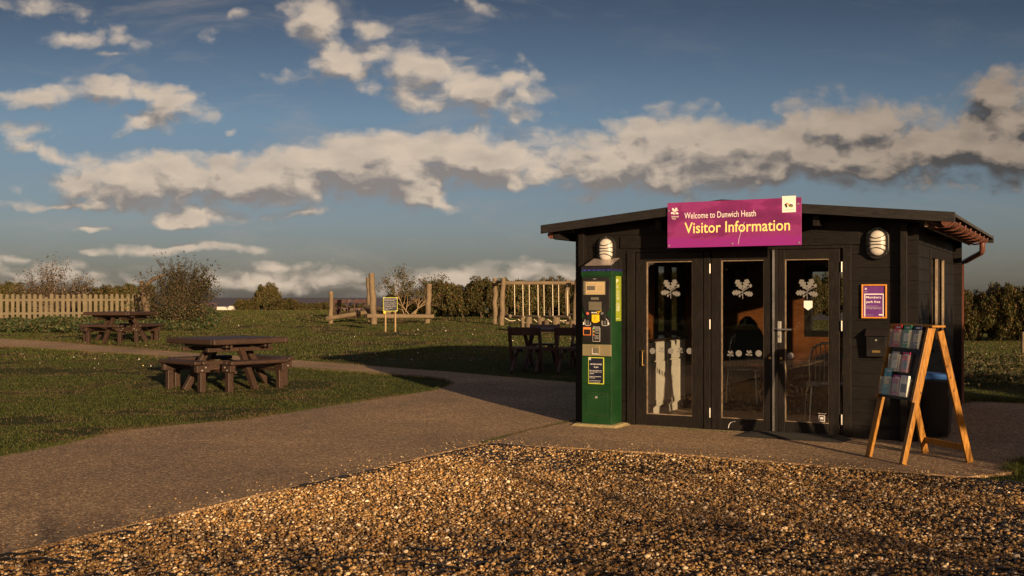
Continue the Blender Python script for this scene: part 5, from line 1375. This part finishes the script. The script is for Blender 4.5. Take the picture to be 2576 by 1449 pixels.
# unseen hedge added behind the camera; its thin top dims the nearest gravel
t = thing('added_shade_hedge', 'unseen hedge added behind the camera to dim the nearest gravel', 'hedge', (4, -5, 0))
rng = np.random.default_rng(303); n_ = 30000
zz_ = 2.85 - 2.6 * rng.random(n_) ** .70 + .10 * vnoise(rng.random(n_), rng.random(n_), 1, 4); xx_ = rng.uniform(-5.5, 9, n_)
zz_ = zz_ - .50 * (1 - sstep(.2, 2.6, xx_)) + .12 * (vnoise(xx_, xx_ * 0, .9, 9) - .5)
c = np.stack([xx_, rng.normal(0, .3, n_), np.maximum(zz_, .05)], 1)
V, Fc, C = leaves(c, .060, rng, pal(rng, n_, GOR, [.3, .28, .17, .15, .10]), 1.5); fast_mesh('crown', V, Fc, C, M['leaf'], parent=t)
m = MB()
for i in range(16): m.tube([(-5.2 + i * .93, 0, -.1), (-5.1 + i * .93, .05, 1.2), (-5.0 + i * .93, 0, 2.3)], [.03, .02, .006], 5)
m.build('stem', M['bark'], t)

for i in range(11):
    x_ = -50 + i * 5.6
    dup(PRO[i % 4][0], (x_, -21 + (i % 3) * 1.5 + i * .3, 0), i * 1.3, 'tall dense hedge tree behind the photographer across the car park', 'hedge trees across the car park', scale=(2.9, 2.2, 2.25))

# ------------------------------------------------------------------ light, sky, camera
SUN_EL = 10.5; sd = Vector((.40, -.917, 0)).normalized()
az = math.atan2(sd.x, sd.y)
ld = bpy.data.lights.new('sun', 'SUN'); ld.energy = 4.6; ld.angle = R(.55); ld.color = (1.0, .70, .40)
lo = bpy.data.objects.new('sun', ld); COL.objects.link(lo)
v = Vector((sd.x * math.cos(R(SUN_EL)), sd.y * math.cos(R(SUN_EL)), math.sin(R(SUN_EL))))
lo.rotation_euler = v.to_track_quat('Z', 'Y').to_euler(); lo.location = (6, -16, 8)

wd = bpy.data.worlds.new('World'); S.world = wd; wd.use_nodes = True; nt = wd.node_tree
bg = nt.nodes['Background']; bg.inputs[1].default_value = .05
sky = N(nt, 'ShaderNodeTexSky', sky_type='NISHITA'); sky.sun_disc = False; sky.sun_elevation = R(SUN_EL); sky.sun_rotation = az; sky.altitude = 20; sky.air_density = 1.0; sky.dust_density = .6; sky.ozone_density = 2.0
tc = N(nt, 'ShaderNodeTexCoord'); sp = N(nt, 'ShaderNodeSeparateXYZ'); nt.links.new(tc.outputs['Generated'], sp.inputs[0])
def mth(nt_, op, a, b=None, c=None, clamp=False):
    n_ = N(nt_, 'ShaderNodeMath', operation=op, use_clamp=clamp)
    for i, x in enumerate((a, b, c)):
        if x is None: continue
        if isinstance(x, (int, float)): n_.inputs[i].default_value = x
        else: nt_.links.new(x, n_.inputs[i])
    return n_.outputs[0]
ya = mth(nt, 'MAXIMUM', mth(nt, 'ABSOLUTE', sp.outputs[1]), .12)
uu = mth(nt, 'DIVIDE', sp.outputs[0], ya); vv = mth(nt, 'DIVIDE', sp.outputs[2], ya)
cb = N(nt, 'ShaderNodeCombineXYZ'); nt.links.new(uu, cb.inputs[0]); nt.links.new(vv, cb.inputs[1])
# cloud banks: centre x, y, half width, half height, tilt, weight (directions read off the photograph)
CL = [(150, 517, 210, 13, 0, .8), (330, 470, 270, 62, 0, 1), (330, 415, 190, 42, 0, .8), (640, 455, 330, 62, -3, 1), (560, 400, 170, 30, 0, .7), (900, 425, 330, 85, -4, 1.05), (960, 365, 200, 42, 0, .9), (1190, 395, 270, 75, 0, 1.05), (1290, 440, 130, 48, 14, .8),
      (1025, 492, 130, 42, 12, .85), (1110, 522, 70, 18, 8, .6),
      (1530, 410, 190, 95, 0, .95), (1700, 350, 210, 85, 0, 1.0), (1700, 440, 250, 60, 0, .9), (1900, 400, 260, 90, 0, 1), (2130, 320, 190, 95, 0, .95), (2140, 400, 330, 85, 0, 1), (2420, 350, 220, 110, -8, 1), (2520, 230, 120, 75, -20, .8), (2560, 390, 180, 80, 0, .9), (2700, 300, 240, 150, 0, 1),
      (790, 50, 95, 62, 0, .95), (740, 15, 70, 30, 0, .6), (830, 90, 60, 40, 0, .6), (940, 68, 80, 24, 8, .7), (860, 150, 85, 55, 0, .85), (1030, 165, 230, 62, 10, .8), (1200, 235, 200, 62, 10, .8), (1050, 245, 180, 34, 12, .6), (750, 190, 130, 22, 0, .4), (1290, 180, 110, 60, 20, .45),
      (90, 243, 120, 30, -5, .85), (255, 213, 110, 34, 5, .85), (400, 240, 130, 34, 8, .8), (330, 300, 75, 32, -8, .7), (440, 298, 105, 44, -8, .75), (60, 330, 90, 30, 0, .7), (60, 372, 80, 20, 0, .6), (150, 390, 100, 20, 10, .6), (575, 328, 22, 13, 0, .4),
      (170, 92, 95, 24, 4, .7), (310, 88, 95, 42, 14, .6), (290, 132, 60, 10, 0, .5), (80, 20, 150, 36, 5, .5), (600, 38, 38, 24, 0, .35), (535, 95, 42, 24, 0, .4), (1200, 12, 75, 22, 20, .55),
      (510, 540, 150, 28, -3, .85), (470, 563, 110, 14, 0, .7), (750, 540, 115, 14, -4, .65), (240, 574, 78, 9, 0, .6), (400, 627, 250, 15, 0, .7), (560, 617, 110, 12, 0, .5), (700, 662, 150, 20, -3, .55), (1180, 700, 300, 40, -3, .65), (1370, 665, 170, 26, 0, .5), (700, 705, 320, 38, 0, .7), (120, 690, 260, 38, 0, .6), (60, 650, 90, 12, 0, .4), (1800, 700, 500, 20, 0, .4)]
grp = bpy.data.node_groups.new('cloud_density', 'ShaderNodeTree')
grp.interface.new_socket('Vector', in_out='INPUT', socket_type='NodeSocketVector'); grp.interface.new_socket('Density', in_out='OUTPUT', socket_type='NodeSocketFloat')
gi = grp.nodes.new('NodeGroupInput'); go = grp.nodes.new('NodeGroupOutput')
def vmath(nt_, op, a, b):
    n_ = N(nt_, 'ShaderNodeVectorMath', operation=op)
    for i, x in enumerate((a, b)):
        if isinstance(x, tuple): n_.inputs[i].default_value = x
        else: nt_.links.new(x, n_.inputs[i])
    return n_.outputs[0]
wn = N(grp, 'ShaderNodeTexNoise'); wn.inputs['Scale'].default_value = 13; wn.inputs['Detail'].default_value = 4; wn.inputs['Roughness'].default_value = .6; grp.links.new(gi.outputs[0], wn.inputs['Vector'])
wv = vmath(grp, 'MULTIPLY', vmath(grp, 'SUBTRACT', wn.outputs['Color'], (.5, .5, .5)), (.06, .028, 0))
pw_ = vmath(grp, 'ADD', gi.outputs[0], wv)
acc = None
for (cx_, cy_, hw_, hh_, rt, wt) in CL:
    mp = N(grp, 'ShaderNodeMapping', vector_type='TEXTURE'); mp.inputs['Location'].default_value = ((cx_ - CX) / F, (HY - cy_) / F, 0); mp.inputs['Rotation'].default_value = (0, 0, R(-rt)); mp.inputs['Scale'].default_value = (hw_ / F * 1.25, hh_ / F * 1.35, 1)
    grp.links.new(pw_, mp.inputs[0]); gd = N(grp, 'ShaderNodeTexGradient', gradient_type='SPHERICAL'); grp.links.new(mp.outputs[0], gd.inputs[0])
    o_ = mth(grp, 'MULTIPLY', gd.outputs['Fac'], wt)
    if acc is None: acc = o_
    else:
        cs2 = mth(grp, 'MINIMUM', acc, o_); acc = mth(grp, 'MULTIPLY_ADD', cs2, .35, mth(grp, 'MAXIMUM', acc, o_))
def gnoise(scale, detail, rough, stretch, w_=0):
    mp = N(grp, 'ShaderNodeMapping'); mp.inputs['Scale'].default_value = stretch; grp.links.new(pw_, mp.inputs[0])
    n_ = N(grp, 'ShaderNodeTexNoise'); n_.inputs['Scale'].default_value = scale; n_.inputs['Detail'].default_value = detail; n_.inputs['Roughness'].default_value = rough; grp.links.new(mp.outputs[0], n_.inputs['Vector']); return n_.outputs['Fac']
nb = gnoise(21, 8, .55, (1, 1.8, 1)); nm = gnoise(70, 4, .5, (1, 1.5, 1))
den = mth(grp, 'ADD', acc, mth(grp, 'MULTIPLY', mth(grp, 'SUBTRACT', nb, .5), 1.12))
den = mth(grp, 'ADD', den, mth(grp, 'MULTIPLY', mth(grp, 'SUBTRACT', nm, .5), .24))
vmp = N(grp, 'ShaderNodeMapping'); vmp.inputs['Scale'].default_value = (1, 1.45, 1); grp.links.new(pw_, vmp.inputs[0])
vor = N(grp, 'ShaderNodeTexVoronoi'); vor.inputs['Scale'].default_value = 34; vor.voronoi_dimensions = '2D'; vor.inputs['Detail'].default_value = 1.5; vor.inputs['Roughness'].default_value = .5; grp.links.new(vmp.outputs[0], vor.inputs['Vector'])
den = mth(grp, 'ADD', den, mth(grp, 'MULTIPLY', mth(grp, 'SUBTRACT', .46, vor.outputs['Distance']), .38))
den = mth(grp, 'MULTIPLY', den, mth(grp, 'MULTIPLY_ADD', acc, 6.0, 0.0, True))
grp.links.new(den, go.inputs[0])
def dens(vec):
    g_ = N(nt, 'ShaderNodeGroup'); g_.node_tree = grp; nt.links.new(vec, g_.inputs[0]); return g_.outputs[0]
D0 = dens(cb.outputs[0]); D1 = dens(vmath(nt, 'ADD', cb.outputs[0], (.007, .017, 0)))
mask = N(nt, 'ShaderNodeMapRange', interpolation_type='SMOOTHSTEP'); mask.inputs[1].default_value = .02; mask.inputs[2].default_value = .66; nt.links.new(D0, mask.inputs[0])
lit = mth(nt, 'MULTIPLY_ADD', mth(nt, 'SUBTRACT', D0, D1), 2.0, .62, True)
ln = N(nt, 'ShaderNodeTexNoise'); ln.inputs['Scale'].default_value = 24; ln.inputs['Detail'].default_value = 5; lm = N(nt, 'ShaderNodeMapping'); lm.inputs['Scale'].default_value = (1, 2.2, 1); lm.inputs['Location'].default_value = (3, 1, 0); nt.links.new(cb.outputs[0], lm.inputs[0]); nt.links.new(lm.outputs[0], ln.inputs['Vector'])
lit = mth(nt, 'ADD', lit, mth(nt, 'MULTIPLY', mth(nt, 'SUBTRACT', ln.outputs['Fac'], .52), 1.1))
lit = mth(nt, 'SUBTRACT', lit, mth(nt, 'MULTIPLY', D0, .16), None, True)
# clouds further to the right are greyer
rt_ = N(nt, 'ShaderNodeMapRange', interpolation_type='SMOOTHSTEP'); rt_.inputs[1].default_value = .0; rt_.inputs[2].default_value = .45; nt.links.new(uu, rt_.inputs[0])
def cc(r, g, b): return (r / .0933, g / .0933, b / .0933)
litc = mixc(nt, rt_.outputs[0], cc(.72, .58, .445), cc(.42, .325, .245)); shc = mixc(nt, rt_.outputs[0], cc(.27, .235, .215), cc(.080, .070, .065))
cloud = mixc(nt, lit, shc, litc)
# thin high veil
tint = ramp(nt, maprange(nt, vv, 0, .32), [(0, (.36, .36, .52)), (.22, (.54, .52, .66)), (.52, (.62, .61, .68)), (.85, (.37, .34, .38)), (1, (.34, .31, .33))])
skyc = mixc(nt, 1.0, sky.outputs[0], tint, 'MULTIPLY')
hz = N(nt, 'ShaderNodeMapRange'); hz.inputs[1].default_value = .0; hz.inputs[2].default_value = .30; hz.inputs[3].default_value = 1; hz.inputs[4].default_value = 0; nt.links.new(vv, hz.inputs[0])
zen = N(nt, 'ShaderNodeMapRange', interpolation_type='SMOOTHSTEP'); zen.inputs[1].default_value = .34; zen.inputs[2].default_value = .85; zen.inputs[3].default_value = 1; zen.inputs[4].default_value = 2.6; nt.links.new(sp.outputs[2], zen.inputs[0])
bk = N(nt, 'ShaderNodeMapRange', interpolation_type='SMOOTHSTEP'); bk.inputs[1].default_value = .3; bk.inputs[2].default_value = -.6; bk.inputs[3].default_value = 1; bk.inputs[4].default_value = 2.0; nt.links.new(sp.outputs[1], bk.inputs[0])
# the sunward half of the sky glows warm
skyc = mixc(nt, 1.0, skyc, mixc(nt, maprange(nt, sp.outputs[1], .2, -.5), (1.0, 1.0, 1.0), (2.6, 1.55, .95)), 'MULTIPLY')
gain = N(nt, 'ShaderNodeVectorMath', operation='SCALE'); nt.links.new(skyc, gain.inputs[0]); nt.links.new(mth(nt, 'MULTIPLY', zen.outputs[0], bk.outputs[0]), gain.inputs['Scale']); skyc = gain.outputs[0]
op = mth(nt, 'MULTIPLY', mask.outputs[0], .93)
vm = N(nt, 'ShaderNodeMapping'); vm.inputs['Scale'].default_value = (1, 3.2, 1); vm.inputs['Rotation'].default_value = (0, 0, R(4)); nt.links.new(cb.outputs[0], vm.inputs[0])
vn = N(nt, 'ShaderNodeTexNoise'); vn.inputs['Scale'].default_value = 7.5; vn.inputs['Detail'].default_value = 9; vn.inputs['Roughness'].default_value = .62; vn.inputs['Distortion'].default_value = .5; nt.links.new(vm.outputs[0], vn.inputs['Vector'])
vx = N(nt, 'ShaderNodeMapRange', interpolation_type='SMOOTHSTEP'); vx.inputs[1].default_value = .48; vx.inputs[2].default_value = .74; vx.inputs[3].default_value = 0; vx.inputs[4].default_value = .34; nt.links.new(vn.outputs['Fac'], vx.inputs[0])
vr = N(nt, 'ShaderNodeMapRange', interpolation_type='SMOOTHSTEP'); vr.inputs[1].default_value = .12; vr.inputs[2].default_value = -.05; vr.inputs[3].default_value = .25; vr.inputs[4].default_value = 1; nt.links.new(uu, vr.inputs[0])
skyc = mixc(nt, mth(nt, 'MULTIPLY', vx.outputs[0], vr.outputs[0]), skyc, cc(.42, .36, .32))
fin = mixc(nt, op, skyc, cloud)
nt.links.new(fin, bg.inputs[0])

cam = bpy.data.cameras.new('camera'); co = bpy.data.objects.new('camera', cam); COL.objects.link(co)
co.location = (0, 0, CAMH); co.rotation_euler = (R(90), 0, 0); cam.sensor_width = 36; cam.lens = 36 * F / 2576; cam.shift_y = (HY - 724.5) / 2576
cam.clip_start = .05; cam.clip_end = 60000
S.camera = co
S.view_settings.view_transform = 'Standard'; S.view_settings.look = 'None'; S.view_settings.gamma = 1; S.view_settings.use_curve_mapping = False
S.view_settings.exposure = .82
S.cycles.max_bounces = 8; S.cycles.transparent_max_bounces = 24
